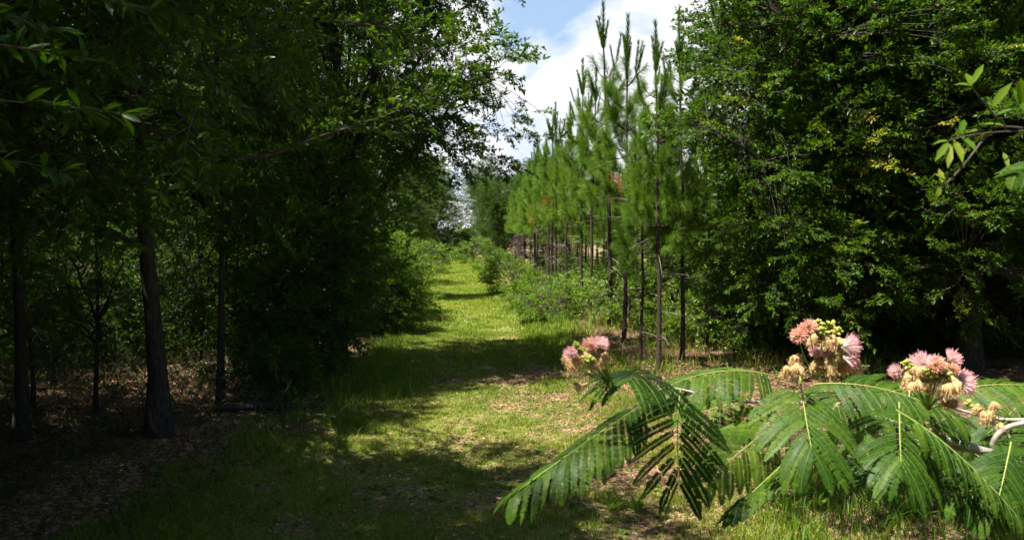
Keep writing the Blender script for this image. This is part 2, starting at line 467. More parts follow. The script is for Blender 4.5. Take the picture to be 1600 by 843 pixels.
BUSH2 = tree_meshes('bush_two', 9, 1.2, .025, [(-.2, 0, .5, .7, .6, .5), (.4, .1, .7, .5, .5, .6)], 34, 7, .22, SPR['shrub'], zmin=.05, fork=.1, nlimb=10, leaf='shrub', bark='twig')
BUSH3 = tree_meshes('bush_three', 10, 3.0, .05, [(0, 0, 1.4, 1.3, 1.3, 1.3), (.3, 0, 2.2, .9, .9, .9)], 80, 8, .35, SPR['oak'], zmin=.1, fork=.1, nlimb=14, bark='twig')

FIRST_OAK = plant_tree(OAK_A, 'oak_tree', 'thick dark oak trunk in the shade, its low limbs reaching over the mown track', 'tree', -4.28, 8.65, 0, 1)
plant_tree(OAK_B, 'oak_tree', 'dark oak trunk at the edge of the picture, beside the thickest shaded oak', 'tree', -5.72, 8.4, 2.1, (.65, .6, 1))
plant_tree(OAK_B, 'oak_tree', 'slimmer dark oak trunk standing behind the thickest shaded oak', 'tree', -4.35, 10.9, 4.0, (.5, .42, .95))
LEFT = [  # x, y, proto, rot, scale, label
    (-3.15, 13.2, 'C', .4, (1.0, .78, 1.0), 'oak whose dense crown hangs over the track and shades its middle'),
    (-7.2, 17.5, 'D', 1.4, 1.0, 'bushy oak hidden behind the oak overhanging the middle of the track'),
    (-9.0, 20.2, 'C', 2.6, .95, 'leafy oak beside the sunny stretch of track past the shade band'),
    (-6.0, 28.5, 'D', 3.3, (1.1, .6, 1.1), 'oak leaning over the far bend where the track narrows'),
    (-9.4, 37.0, 'C', .9, 1.0, 'small looking oak at the far bend, before the end of the track'),
    (-11, 46.0, 'D', 5.1, 1.0, 'distant oak closing the view where the track turns away'),
]
PR = {'A': OAK_A, 'B': OAK_B, 'C': OAK_C, 'D': OAK_D, 'R': OAK_R, 'S': OAK_S}
for x, y, p, r, s, lab in LEFT:
    plant_tree(PR[p], 'oak_tree', lab, 'tree', x, y, r, s)
# wood deeper in, half hidden; unseen ones by the camera added for shade
G_DEEP = 'trees deep inside the shaded wood'
for x, y, p, r, s in [(-9.6, 5.8, 'B', .5, 1.0), (-11.5, 9.0, 'B', 1.9, 1.05), (-7.2, 3.2, 'B', 2.8, 1.0), (-13.5, 20.0, 'D', .2, .9), (-10.5, 22.0, 'C', 2.0, .9), (-17, 24, 'C', 3.0, 1.0),
                      (-9.0, 28.5, 'C', 4.2, 1.0), (-20, 17, 'D', 5.0, 1.0), (-13, 34, 'D', 1.0, 1.1), (-22, 30, 'C', 2.2, 1.1), (-6.3, .2, 'C', 3.6, .95), (-4.3, .1, 'B', 1.0, (.7, .7, 1)), (-4.2, -4.2, 'C', 2.6, 1.0), (-9.0, -1.5, 'C', .6, 1.0), (-12.5, 3.5, 'C', 4.6, 1.0), (-5.6, 4.6, 'B', 5.2, .95), (-12.5, 13.5, 'B', 1.2, 1.0), (-17, 9, 'C', 1.2, 1.0), (-30, 22, 'D', .4, 1.2), (-26, 12, 'C', 2.4, 1.1), (-36, 36, 'C', 2.4, 1.3)]:
    plant_tree(PR[p], 'oak_tree', 'leafy tree of the shaded wood', 'tree', x, y, r, s, G_DEEP)

# ------------------------------------------------------------------ right oaks
plant_tree(OAK_R, 'oak_tree', 'large glossy oak with yellow new shoots, foliage nearly to the ground beside the pines', 'tree', 6.0, 13.7, 0, 1)
plant_tree(OAK_S, 'oak_tree', 'large oak with a dark bare trunk showing under its crown, behind the pink blossoms', 'tree', 8.35, 13.2, 1.0, 1)
for x, y, p, r, s in [(7.5, 17.6, 'C', 2.2, .9), (8.0, 18.0, 'D', 2.0, 1.0), (12.8, 13.2, 'R', 2.5, 1.0), (12.5, 17.5, 'C', .6, 1.0), (16, 14, 'D', 3.6, 1.0), (14, 1, 'C', 2.0, 1.1)]:  # last one stands unseen beside the camera, added to block sky light
    plant_tree(PR[p], 'oak_tree', 'oak behind the two large glossy oaks, or added unseen beside the camera', 'tree', x, y, r, s, 'oaks behind the glossy oaks')

for x, y, p, r, s in [(15, 21, 'C', 1, 1.1), (19, 18, 'D', 2, 1.1), (22, 25, 'C', 3, 1.2), (17, 29, 'D', 4, 1.1), (28, 22, 'C', 5, 1.2), (30, 34, 'D', 0, 1.3), (38, 28, 'C', 1.5, 1.3)]:
    plant_tree(PR[p], 'oak_tree', 'oak behind the two large glossy oaks, or added unseen beside the camera', 'tree', x, y, r, s, 'oaks behind the glossy oaks')

OAK_SHADE = tree_meshes('oak_shade', 12, 9.5, .15, [(-2.1, .2, 6.3, 1.9, 1.7, .9), (-.2, 0, 7.4, 2.5, 2.2, 1.5)], 120, 11, .5, SPR['oak'], zmin=5.3, inner=50, fork=.45)  # unseen oak, added to cast shade on the ground below the mimosa
plant_tree(OAK_SHADE, 'oak_tree', 'unseen oak just beyond the mimosa, added so its high crown shades the ground', 'tree', 3.95, 4.9, 0, 1)

# ------------------------------------------------------------------ pines
def make_shoot(rng, length, n, nl, a0, a1, w, droop, t0, t1):
    g = Geo()
    tube(g, bez([0, 0, 0], [length * .5, 0, .03 * length], [length, 0, 0], 4), np.linspace(.008, .005, 4), 4, 1)
    s = rng.uniform(0.05, 1, n); az = rng.uniform(0, 2 * PI, n)
    P = np.stack([s * length, 0 * s, 0 * s], -1)
    ang = a0 + (a1 - a0) * (1 - s) + rng.normal(0, .12, n)
    D = np.stack([np.cos(ang), np.sin(ang) * np.cos(az), np.sin(ang) * np.sin(az)], -1)
    L = nl * rng.uniform(.7, 1.1, n)
    S = unit(np.cross(D, rng.normal(0, 1, (n, 3))))
    mid = P + D * (L * .55)[:, None] + np.array([0, 0, -1]) * (droop * L * .25)[:, None]
    tip = P + D * L[:, None] + np.array([0, 0, -1]) * (droop * L)[:, None]
    V = np.stack([P - S * w * .5, P + S * w * .5, mid + S * w * .5, mid - S * w * .5, tip], 1).reshape(-1, 3)
    b = (np.arange(n) * 5)[:, None]
    t = np.repeat(np.clip(rng.uniform(t0, t1, n), 0, 1), 5)
    off = g.n
    g.add(V, b + np.array([[0, 1, 2, 3]]), 0, t)
    g.f.append(b + np.array([[3, 2, 4]]) + off); g.m.append(0)
    return g.arrays()

SHOOT = [make_shoot(np.random.default_rng(700 + i), .40, 190, .25, .5, 1.2, .0046, .42, .18, .68) for i in range(4)]
CANDLE = [make_shoot(np.random.default_rng(720 + i), .66, 300, .115, .48, .66, .0062, .0, .05, .45) for i in range(3)]

def make_pine(seed, H, cb, dens=1.0):
    rng = np.random.default_rng(seed)
    tg, cg = Geo(), Geo()
    n = 16; z = np.linspace(0, H - .9, n)
    bend = rng.uniform(-.12, .12, 2)
    def ax(zz): return np.stack([bend[0] * np.sin(zz * .5) + .02 * np.sin(zz * 2.1), bend[1] * np.sin(zz * .43 + 1) + .02 * np.cos(zz * 1.8), zz], -1)
    c = ax(z); c[0, 2] = -.1
    rad = .072 * (1 - .8 * (z / H)); rad[0] *= 1.25
    tube(tg, c, rad, 8, 0, .5, .10, rng)
    # dead branches on the bare part of the trunk
    for k in range(14):
        zz = rng.uniform(.5, cb + .4); a = rng.uniform(0, 2 * PI); l = rng.uniform(.25, .95)
        s = ax(np.array(zz)); d = np.array([math.cos(a), math.sin(a), rng.uniform(-.2, .45)])
        cc = bez(s, s + d * l * .5, s + d * l + [0, 0, rng.uniform(-.35, .05)], 5)
        tube(tg, cc, np.linspace(.010, .003, 5), 3, 1)
        if rng.uniform() < .6:
            e = cc[3] + np.array([rng.uniform(-.3, .3), rng.uniform(-.3, .3), rng.uniform(-.2, .1)])
            tube(tg, np.stack([cc[2], e]), [.005, .002], 3, 1)
    shP, shD, shS, shT = [], [], [], []
    caP, caD, caS = [], [], []
    zz = cb; wh = 0
    while zz < H - 1.35:
        f = (zz - cb) / (H - cb)
        nb = rng.integers(3, 6); a0 = rng.uniform(0, 2 * PI)
        for k in range(nb):
            a = a0 + 2 * PI * k / nb + rng.normal(0, .2)
            l = (.90 * (1 - f) ** 1.05 + .17) * rng.uniform(.7, 1.15)
            el = (-.05 + 1.0 * f) + rng.normal(0, .12)
            s = ax(np.array(zz)); h = np.array([math.cos(a), math.sin(a), 0])
            e = s + h * l * math.cos(el) + np.array([0, 0, l * math.sin(el) + .28 * l])
            m = s + h * l * .55 * math.cos(el) + np.array([0, 0, l * .5 * math.sin(el) - .02])
            cc = bez(s, m, e, 6)
            tube(cg, cc, np.linspace(.016, .006, 6), 4, 1)
            brown = (f < .10 and rng.uniform() < .05)
            for q in range(int((2.6 + 2.4 * (1 - f)) * dens * (1 if f < .5 else .45))):
                u = rng.uniform(.35, 1.0); p = cc[int(u * 5)]
                tdir = unit(cc[min(int(u * 5) + 1, 5)] - cc[max(int(u * 5) - 1, 0)])
                dd = tdir + rng.normal(0, .45, 3) + [0, 0, .25 + .5 * f]
                shP.append(p); shD.append(dd); shS.append(rng.uniform(.7, 1.15)); shT.append(rng.normal(0, .07) + (.75 if brown else .10 * (1 - f) - .12 * f))
            if f < .6: shP.append(cc[4]); shD.append(e - m + [0, 0, .3 * l]); shS.append(1.1); shT.append(0.0 if not brown else .7)
            if f > .5 and rng.uniform() < .75:
                for q in range(1 + int(rng.uniform() < .25)):
                    pp = e if q == 0 else cc[rng.integers(2, 5)]
                    caP.append(pp); caD.append([rng.normal(0, .13) + .22 * h[0], rng.normal(0, .13) + .22 * h[1], 1]); caS.append(rng.uniform(.65, 1.2))
        zz += rng.uniform(.40, .58) * (1 if f < .7 else .8); wh += 1
    tp = ax(np.array(H - .95))
    for k in range(6):
        a = rng.uniform(0, 2 * PI); sp = 0 if k == 0 else rng.uniform(.12, .32)
        caP.append(tp - [0, 0, .12 * (k > 0)]); caD.append([sp * math.cos(a), sp * math.sin(a), 1]); caS.append(1.55 if k == 0 else rng.uniform(.7, 1.25))
    for L_, P_, D_, S_, T_ in ((SHOOT, shP, shD, shS, shT), (CANDLE, caP, caD, caS, [0] * len(caP))):
        P_, D_, S_, T_ = map(np.array, (P_, D_, S_, T_))
        pk = rng.integers(0, len(L_), len(P_)); R = frames(D_.astype(float), up=(0.02, .01, 1), roll=rng.uniform(-.4, .4, len(P_)))
        for v in range(len(L_)):
            s = pk == v
            scatter(cg, L_[v], R[s], P_[s], S_[s], T_[s].astype(float))
    return tg.mesh('pine_trunk', [M['pinebark'], M['deadwood']], True), cg.mesh('pine_crown', [M['needle'], M['pinebark']])

PINE = [make_pine(40 + i, 8.0, cb) for i, cb in enumerate((3.1, 3.6, 2.9, 3.3, 3.1))]
# the nearest pines, each where it stands in the photograph
NEAR_PINES = [
    (1068, 575, 6.5, 'thin pine trunk touching the glossy oak foliage'),
    (1032, 590, 6.1, 'pine of the front row nearest to the track, second from the glossy oak'),
    (1003, 577, 4.6, 'short pine with a pale reddish trunk, third from the glossy oak'),
    (972, 540, 7.3, 'pine with a rough dark trunk, fourth from the glossy oak'),
    (950, 522, 8.15, 'tallest pine, its top spikes highest against the cloud'),
    (925, 503, 7.2, 'slim pine just past the tallest one along the track'),
    (911, 490, 8.1, 'pine whose spiky top stands alone in the gap before the tallest pine'),
    (888, 476, 7.3, 'pine behind the green bushes at the edge of the track'),
    (869, 464, 7.9, 'pine with a thin spire rising above the far part of the row'),
]
for k, (px, py, h, lab) in enumerate(NEAR_PINES):
    d = CAM_H * FPX / (py - HOR); x = gx(px, d)
    plant_tree(PINE[(k * 2) % 5], 'pine_tree', lab, 'tree', x, d, k * 1.7, (.76 * h / 8 + .06, .76 * h / 8 + .06, h / 8), 'young pines in rows beside the track')
G_P = 'young pines in rows beside the track'
r2 = np.random.default_rng(5)
for row, (x0, n, y0) in enumerate(((2.45, 17, 31.5), (4.1, 22, 16.5), (5.9, 20, 18.5), (7.8, 16, 22.0), (9.8, 12, 26.0))):
    for k in range(n):
        y = y0 + k * 2.55 + r2.normal(0, .35); x = x0 - .036 * (y - 16) + r2.normal(0, .22)
        h = r2.uniform(5.0, 6.3) if row else r2.uniform(6.8, 8.2)
        plant_tree(PINE[int(r2.integers(0, 5))], 'pine_tree', 'slim young pine in the crowded rows behind the front pines' if row else 'young pine in the far end of the front row where trunks merge', 'tree',
                   x, y, r2.uniform(0, 6.28), (h / 8, h / 8, h / 8), G_P if row else 'front row pines at the far end')

# trees that close the view at the end of the track
for x, y, p, r, s in [(-1.5, 84, 'C', .3, .9), (-10.5, 72, 'D', 1.3, 1.0), (-14.5, 62, 'C', 2.3, 1.0), (1.5, 86, 'D', 4, 1.0), (-1, 90, 'C', 3.2, 1.0), (-17, 85, 'D', .3, 1.2), (7, 88, 'C', 1.3, 1.1), (-24, 70, 'C', 5, 1.2), (-30, 50, 'D', 2, 1.2), (-8.5, 80, 'D', 2, 1.1), (-12, 95, 'C', 0, 1.3), (-4, 98, 'D', 1, 1.3), (4, 100, 'C', 2, 1.3)]:
    plant_tree(PR[p], 'oak_tree', 'far leafy tree closing the view beyond the end of the track', 'tree', x, y, r, s, 'trees beyond the end of the track')

# ------------------------------------------------------------------ shrubs
BUSH4 = tree_meshes('bush_four', 14, 3.0, .05, [(0, 0, 1.4, 1.35, 1.35, 1.3), (.3, 0, 2.2, .9, .9, .9)], 95, 8, .35, SPR['shrub'], zmin=.1, fork=.1, nlimb=14, leaf='shrub', bark='twig')
B = [BUSH1, BUSH2, BUSH3, BUSH4]
SHRUBS = [  # px, py(base), proto, scale, label
    (856, 508, 0, .75, 'bright green bush nearest the front pines on the track verge'),
    (822, 486, 1, .85, 'low light green bush behind the first bush on the pine verge'),
    (884, 500, 1, .7, 'small bush under the pine trunks right of the bright verge bush'),
    (800, 462, 0, 1.0, 'rounded pale green bush halfway along the pine verge'),
    (842, 470, 0, .65, 'tall bush tucked between verge and pine trunks halfway along the row'),
    (775, 436, 0, 1.0, 'feathery light green bush by the narrow far track'),
    (812, 440, 3, .38, 'grey green shrub in front of the rusty pine needles'),
    (740, 412, 0, 1.5, 'light green bush at the far bend of the track'),
    (770, 415, 2, .6, 'dark green shrub beside the far bend of the track'),
    (622, 500, 3, .72, 'sunlit bush spilling from the oaks onto the track edge'),
    (600, 492, 3, .85, 'bright bush behind the sunlit bush at the oak edge'),
    (600, 520, 2, .70, 'half shaded bush at the foot of the overhanging oak'),
    (700, 402, 0, 2.2, 'pale bushes closing the vanishing end of the track'),
    (722, 404, 2, 1.3, 'round green bush standing where the track disappears'),
    (682, 404, 2, 1.2, 'dark bush beneath the far oaks where the track disappears'),
    (668, 428, 0, 1.3, 'small bright bush where the oaks meet the far track'),
]
r3 = np.random.default_rng(8)
for px, py, p, s, lab in SHRUBS:
    d = CAM_H * FPX / (py - HOR)
    plant_tree(B[p], 'shrub', lab, 'shrub', gx(px, d), d, r3.uniform(0, 6.28), s, 'shrubs along the track', crown='foliage')
for x, y, p, s in [(-7.9, 14.6, 2, .9), (-9.5, 15.5, 0, 1.6), (-8.7, 17.6, 2, 1.1), (-11, 17, 2, 1.2), (-12.8, 15.2, 0, 1.7), (-6.9, 18.4, 0, 1.5), (-10.0, 19.0, 2, 1.3)]:
    plant_tree(B[p], 'shrub', 'sunlit green shrub glimpsed behind the dark trunks', 'shrub', x, y, r3.uniform(0, 6), s, 'sunlit shrubs behind the trunks', crown='foliage')
for x, y, s in [(-5.45, 9.5, .9), (-6.6, 9.9, .8), (-5.0, 11.6, .9), (-3.6, 12.2, 1.0), (-4.9, 12.9, 1.0), (-3.3, 13.2, .8), (-7.4, 11.8, 1.0), (-6.2, 13.8, 1.05)]:
    plant_tree(SAP, 'sapling', 'thin dark sapling in the shade among the oak trunks', 'sapling', x, y, r3.uniform(0, 6), s, 'saplings among the shaded trunks', crown='foliage')
for x, y, s in [(-4.7, 4.3, .8), (-6.1, 5.4, .9), (-6.9, 6.2, .9), (-8.4, 7.6, 1.0)]:  # unseen bushes added beside the view to keep sky light off the floor
    plant_tree(BUSH3, 'shrub', 'dark bush out of view, added to block sky light from the wood floor', 'shrub', x, y, r3.uniform(0, 6), s, 'dark bushes added unseen to shade the wood floor', crown='foliage')
for x, y, s in [(-3.9, 11.8, .45), (-3.4, 10.9, .33), (-4.4, 13.6, .7)]:
    plant_tree(BUSH3, 'shrub', 'low dark bush among the shaded oak trunks', 'shrub', x, y, r3.uniform(0, 6), s, 'low dark bushes among the shaded trunks', crown='foliage')
for x, y, s in [(3.4, 28, .4), (6.4, 31, .8), (2.9, 33, .4), (5.6, 37, .8), (2.5, 40, .45), (1.8, 47, .5), (3.6, 44, .6), (7.6, 23, .9), (8.2, 28, 1.0), (5.0, 16.4, .8), (5.8, 20.0, .8), (6.5, 16.8, .9), (7.2, 15.9, .8), (9.0, 15.6, 1.0), (10.4, 15.0, .9), (11.6, 15.8, 1.0), (9.9, 17.2, 1.1), (12.8, 14.6, .9)]:
    plant_tree(BUSH3, 'shrub', 'green shrub filling the gaps between the pine trunks', 'shrub', x, y, r3.uniform(0, 6), s, 'shrubs between the pine trunks', crown='foliage')

rq = np.random.default_rng(77)
for k in range(34):
    y = rq.uniform(15.5, 46); x = rq.uniform(2.9, 9.5) - .036 * (y - 16); q = int(rq.integers(0, 2))
    plant_tree(B[q], 'shrub', 'low bright green bush on the floor between the pine trunks', 'shrub', x, y, rq.uniform(0, 6), rq.uniform(.55, 1.15), 'low bushes between the pine trunks', crown='foliage')

# ------------------------------------------------------------------ grass, litter, weeds
def blades(g, P, h, w, lean, rng, m=0, t=.5):
    n = len(P); az = rng.uniform(0, 2 * PI, n); a2 = rng.uniform(0, 2 * PI, n)
    S = np.stack([np.cos(az), np.sin(az), 0 * az], -1) * (w / 2)[:, None]
    o = np.stack([np.cos(a2), np.sin(a2), 0 * a2], -1) * (lean * h)[:, None]
    up = np.array([0, 0, 1.0])
    mid = P + o * .35 + up * (h * .6)[:, None]; tip = P + o + up * (h * (1 - .3 * lean))[:, None]
    V = np.stack([P - S, P + S, mid + S * .7, mid - S * .7, tip], 1).reshape(-1, 3)
    b = (np.arange(n) * 5)[:, None]; tt = np.repeat(np.clip(t, 0, 1), 5); off = g.n
    g.add(V, b + np.array([[0, 1, 2, 3]]), m, tt)
    g.f.append(b + np.array([[3, 2, 4]]) + off); g.m.append(m)

def sample_ground(rng, n, x0, x1, y0, y1, power=1.0):
    y = y0 + (y1 - y0) * rng.uniform(0, 1, n) ** power
    x = rng.uniform(x0, x1, n) + path_c(y) + .55
    return x, y

rg = np.random.default_rng(21)
g = Geo()
for n, x0, x1, y0, y1, hs, ws in ((190000, -3.6, 4.2, 5.0, 11.5, 1.0, 1.0), (120000, -2.6, 3.6, 11.5, 20, 1.2, 1.5), (90000, -2.6, 3.0, 20, 40, 1.6, 2.6), (40000, -2.6, 3.0, 40, 80, 2.4, 5)):
    x, y = sample_ground(rg, n, x0, x1, y0, y1)
    gr = greenness(x, y) + (vnoise(x * 1.6, y * 1.6, 31) - .5) * 1.1 + (vnoise(x * .6, y * .6, 33) - .5) * .7 + (vnoise(x * 6, y * 6, 32) - .5) * .8
    keep = rg.uniform(0, 1, n) < np.clip((gr + .05) * 1.7, .03, 1)
    x, y = x[keep], y[keep]; k = len(x)
    edge = np.clip((np.abs(x - path_c(y)) / path_w(y) - .8) * 2, 0, 1)
    h = hs * rg.uniform(.018, .055, k) * (1 + 2.6 * edge * vnoise(x * 2, y * 2, 41) + .8 * (vnoise(x * 3, y * 3, 42) > .66))
    t = .30 + .42 * vnoise(x * .9, y * .9, 51) + rg.normal(0, .17, k) + .12 * np.clip((y - 14) / 15, 0, 1)
    blades(g, np.stack([x, y, gz(x, y)], -1), h, ws * rg.uniform(.004, .008, k), rg.uniform(.2, 1.0, k), rg, 0, t)
for n, y0, y1 in ((900, 5, 12), (700, 12, 24)):
    x, y = sample_ground(rg, n, -2.8, 3.2, y0, y1); x = x + 0; k = 7
    X = np.repeat(x, k) + rg.normal(0, .012, n * k); Y = np.repeat(y, k) + rg.normal(0, .012, n * k)
    a = rg.uniform(0, 2 * PI, n * k); D = np.stack([np.cos(a), np.sin(a), rg.uniform(.15, .9, n * k)], -1)
    Lw = np.repeat(rg.uniform(.03, .075, n), k) * rg.uniform(.7, 1.1, n * k)
    leaves(g, np.stack([X, Y, gz(X, Y) + .005], -1), D, np.array([0, 0, 1.0]) + rg.normal(0, .3, (n * k, 3)), Lw, Lw * .42, LEAF_S, 0, np.repeat(rg.uniform(.1, .55, n), k))
o = single('grass', g.mesh('grass', [M['grass']]), 'short mown grass growing over the sunny track', 'grass', 'stuff')

g = Geo()
for n, x0, x1, y0, y1, ls in ((60000, -6.5, 5.5, 4.8, 13, 1.0), (34000, -8.5, 6, 10, 19, 1.25), (12000, -3, 6, 19, 40, 1.8)):
    x, y = sample_ground(rg, n, x0, x1, y0, y1)
    gr = greenness(x, y) + (vnoise(x * 1.6, y * 1.6, 31) - .5) * .9
    keep = rg.uniform(0, 1, n) < np.clip(.80 - gr * 1.1, .10, 1)
    x, y = x[keep], y[keep]; k = len(x)
    a = rg.uniform(0, 2 * PI, k)
    D = np.stack([np.cos(a), np.sin(a), rg.normal(0, .25, k)], -1)
    N = np.array([0, 0, 1]) + rg.normal(0, .35, (k, 3))
    L = ls * rg.uniform(.030, .065, k)
    leaves(g, np.stack([x, y, gz(x, y) + .006 + rg.uniform(0, .02, k)], -1), D, N, L, L * .38, LEAF_S, 0, np.clip(rg.beta(2, 2, k), 0, 1) * np.where((x < -2.8) & (y < 10.2), .38, 1))  # leaves on the near wood floor coloured darker to stand in for shade
for k in range(420):
    y = float(rg.uniform(5.2, 14)); x = float(rg.uniform(-5, 4.2)); a = rg.uniform(0, 6.28); l = rg.uniform(.08, .35)
    p = np.array([x, y, float(gz(x, y)) + .012]); e = p + l * np.array([math.cos(a), math.sin(a), rg.uniform(-.02, .08)])
    tube(g, bez(p, (p + e) / 2 + rg.normal(0, .03, 3) * [1, 1, .3], e, 4), [.004, .0035, .003, .002], 4, 0, rg.uniform(.1, .6))
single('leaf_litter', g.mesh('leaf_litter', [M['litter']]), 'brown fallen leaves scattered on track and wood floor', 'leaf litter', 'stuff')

# taller weeds and dry grass along the edges
g = Geo()
def patch(n, cx, cy, rx, ry, h0, h1, w, tlo, thi, m):
    x = cx + rg.normal(0, rx, n); y = cy + rg.normal(0, ry, n)
    blades(g, np.stack([x, y, gz(x, y)], -1), rg.uniform(h0, h1, n) * (.5 + vnoise(x * 2.2, y * 2.2, 61)), w * rg.uniform(.7, 1.3, n), rg.uniform(.15, .8, n), rg, m, rg.uniform(tlo, thi, n))
for k in range(26):
    y = rg.uniform(13, 34); patch(420, path_c(y) + path_w(y) + rg.uniform(.2, 1.0), y, .35, .6, .06, .26, .010 + .0004 * y, .1, .7, 0)
for k in range(14):
    y = rg.uniform(10.5, 30); patch(320, path_c(y) - path_w(y) - rg.uniform(-.1, .5), y, .3, .6, .10, .38, .010, .05, .6, 0)
for k in range(8):
    patch(300, rg.uniform(-2.9, -1.9), rg.uniform(9.4, 12.2), .25, .3, .08, .25, .008, .05, .5, 0)
for k in range(8):
    patch(160, rg.uniform(2.2, 6.2), rg.uniform(12.6, 20), .7, .7, .08, .42, .008, 0, 1, 1)
for k in range(44):
    patch(260, rg.uniform(2.2, 8), rg.uniform(12.4, 32), .5, .6, .08, .4, .011, .15, .75, 0)
for k in range(22):
    patch(240, rg.uniform(2.3, 4.8), rg.uniform(5.6, 8.4), .35, .3, .05, .20, .012, .0, .4, 0)
single('undergrowth', g.mesh('undergrowth', [M['grass'], M['drygrass']]), 'tall weeds and dry grass along both edges of the track', 'undergrowth', 'stuff')

# tangle of thin bare stems on the shaded wood floor
g = Geo()
for k in range(1500):
    y = rg.uniform(5.0, 14); x = rg.uniform(-8.5, -2.7 - .05 * (9 - y) ** 2 * (y < 9)); l = rg.uniform(.3, 1.1) * (1 if y > 8.6 else .45)
    p = np.array([x, y, float(gz(x, y))]); a = rg.uniform(0, 6.28)
    d = np.array([math.cos(a) * .6, math.sin(a) * .6, rg.uniform(.3, 1.1)])
    c = bez(p, p + d * l * .5, p + d * l + [0, 0, -rg.uniform(0, .35) * l], 5)
    tube(g, c, np.linspace(.006, .002, 5), 3, 0)
    if k % 2:
        n = 9; q = c[rg.integers(1, 5, n)]
        leaves(g, q, rg.normal(0, 1, (n, 3)), np.array([0, 0, 1]) + rg.normal(0, .4, (n, 3)), rg.uniform(.04, .08, n), .028, LEAF_S, 1, rg.uniform(.1, .7, n))
single('undergrowth', g.mesh('thicket', [M['twig'], M['oak']]), 'tangle of thin stems and small leaves on the shaded wood floor', 'undergrowth', 'stuff')

# weed rosettes in the foreground grass
def rosette(seed, n, L, W):
    rng = np.random.default_rng(seed); g = Geo()
    a = rng.uniform(0, 2 * PI, n); el = rng.uniform(.35, 1.15, n)
    D = np.stack([np.cos(a) * np.cos(el), np.sin(a) * np.cos(el), np.sin(el)], -1)
    N = np.stack([-np.cos(a) * np.sin(el), -np.sin(a) * np.sin(el), np.cos(el)], -1)
    leaves(g, np.zeros((n, 3)) + rng.normal(0, .01, (n, 3)) * [1, 1, 0], D, N, L * rng.uniform(.6, 1.1, n), W, LEAF_G, 0, rng.uniform(.2, .8, n))
    return g.mesh('rosette', [M['shrub']])
ROS = [rosette(900 + i, n, L, W) for i, (n, L, W) in enumerate(((14, .20, .034), (18, .17, .03), (11, .24, .036)))]
for q, (px, py, v, s) in enumerate([(955, 800, 0, 1.0), (1000, 805, 1, 1.0), (958, 728, 1, .9), (1235, 812, 2, 1.0), (1262, 790, 0, 1.1), (1285, 815, 1, 1.1), (1405, 836, 2, 1.1), (1440, 835, 0, 1.1),
                            (1240, 838, 1, .9), (1330, 790, 2, .9), (1300, 765, 0, .8), (920, 705, 2, .7)]):
    d = CAM_H * FPX / (py - HOR); x = gx(px, d)
    labs = {0: 'leafy rosette weed closest below the fishbone shaped frond', 1: 'leafy rosette weed just beside the frond tip over the dry leaves', 2: 'small rosette weed in the grass below the umbrella shaped frond', 11: 'smallest rosette weed at the edge of the shaded grass'}
    o = single('weed', ROS[v], labs.get(q, 'strap leaved weed in the dim grass under the mimosa'), 'weed', loc=(x, d, float(gz(x, d)) + .005), group='rosette weeds in the grass')
    o.rotation_euler = (0, 0, q * 1.3); o.scale = (s, s, s)

# fallen log and bare dead shrub on the shaded floor
def log_mesh(seed, L, r, mats, sides=9):
    rng = np.random.default_rng(seed); g = Geo()
    n = 9; c = np.stack([np.linspace(0, L, n), .04 * np.sin(np.linspace(0, 5, n)), r * .8 + .02 * np.cos(np.linspace(0, 4, n))], -1)
    tube(g, c, r * np.linspace(1, .6, n), sides, 0, .5, .08, rng)
    for k in range(3):
        p = c[2 + 2 * k]; tube(g, bez(p, p + [.08, rng.uniform(-.15, .15), .12], p + [.2, rng.uniform(-.3, .3), rng.uniform(.1, .3)], 5), np.linspace(r * .3, r * .08, 5), 5, 0)
    return g.mesh('log', mats, True)
px, py = 330, 655; d = CAM_H * FPX / (py - HOR)
o = single('fallen_log', log_mesh(3, 1.5, .07, [M['bark']]), 'dark fallen log lying on the shaded floor between the oak trunks', 'log', loc=(gx(px, d), d, float(gz(gx(px, d), d)))); o.rotation_euler = (0, 0, .22)
px, py = 478, 655; d = CAM_H * FPX / (py - HOR)
o = single('fallen_branch', log_mesh(4, .75, .022, [M['deadwood']], 6), 'short grey fallen branch on brown leaves at the edge of the grass', 'branch', loc=(gx(px, d), d, float(gz(gx(px, d), d)))); o.rotation_euler = (0, 0, -.1)
def dead_shrub(seed):
    rng = np.random.default_rng(seed); g = Geo()
    def grow(p, d, l, r, k):
        e = p + d * l; c = bez(p, (p + e) / 2 + rng.normal(0, .12 * l, 3), e, 4); tube(g, c, np.linspace(r, r * .6, 4), 4, 0)
        if k:
            for _ in range(rng.integers(2, 4)): grow(c[rng.integers(2, 4)], unit(d + rng.normal(0, .6, 3) + [0, 0, .1]), l * rng.uniform(.55, .8), r * .62, k - 1)
    for _ in range(4): grow(np.zeros(3), unit(np.array([rng.normal(0, .6), rng.normal(0, .6), 1])), .24, .010, 3)
    return g.mesh('dead_shrub', [M['deadwood']])
px, py = 415, 632; d = CAM_H * FPX / (py - HOR)
single('dead_shrub', dead_shrub(5), 'small bare pale dead shrub with twisted twigs beside the shaded oaks', 'shrub', loc=(gx(px, d), d, float(gz(gx(px, d), d))))

# ------------------------------------------------------------------ mimosa with pink blossoms, close to the camera
MIM = thing('mimosa_tree', 'mimosa branch with feathery fronds and pink powder puff blossoms close to the camera', 'tree', (2.75, 2.0, 0))
MO = np.array([2.75, 2.0, 0.0])

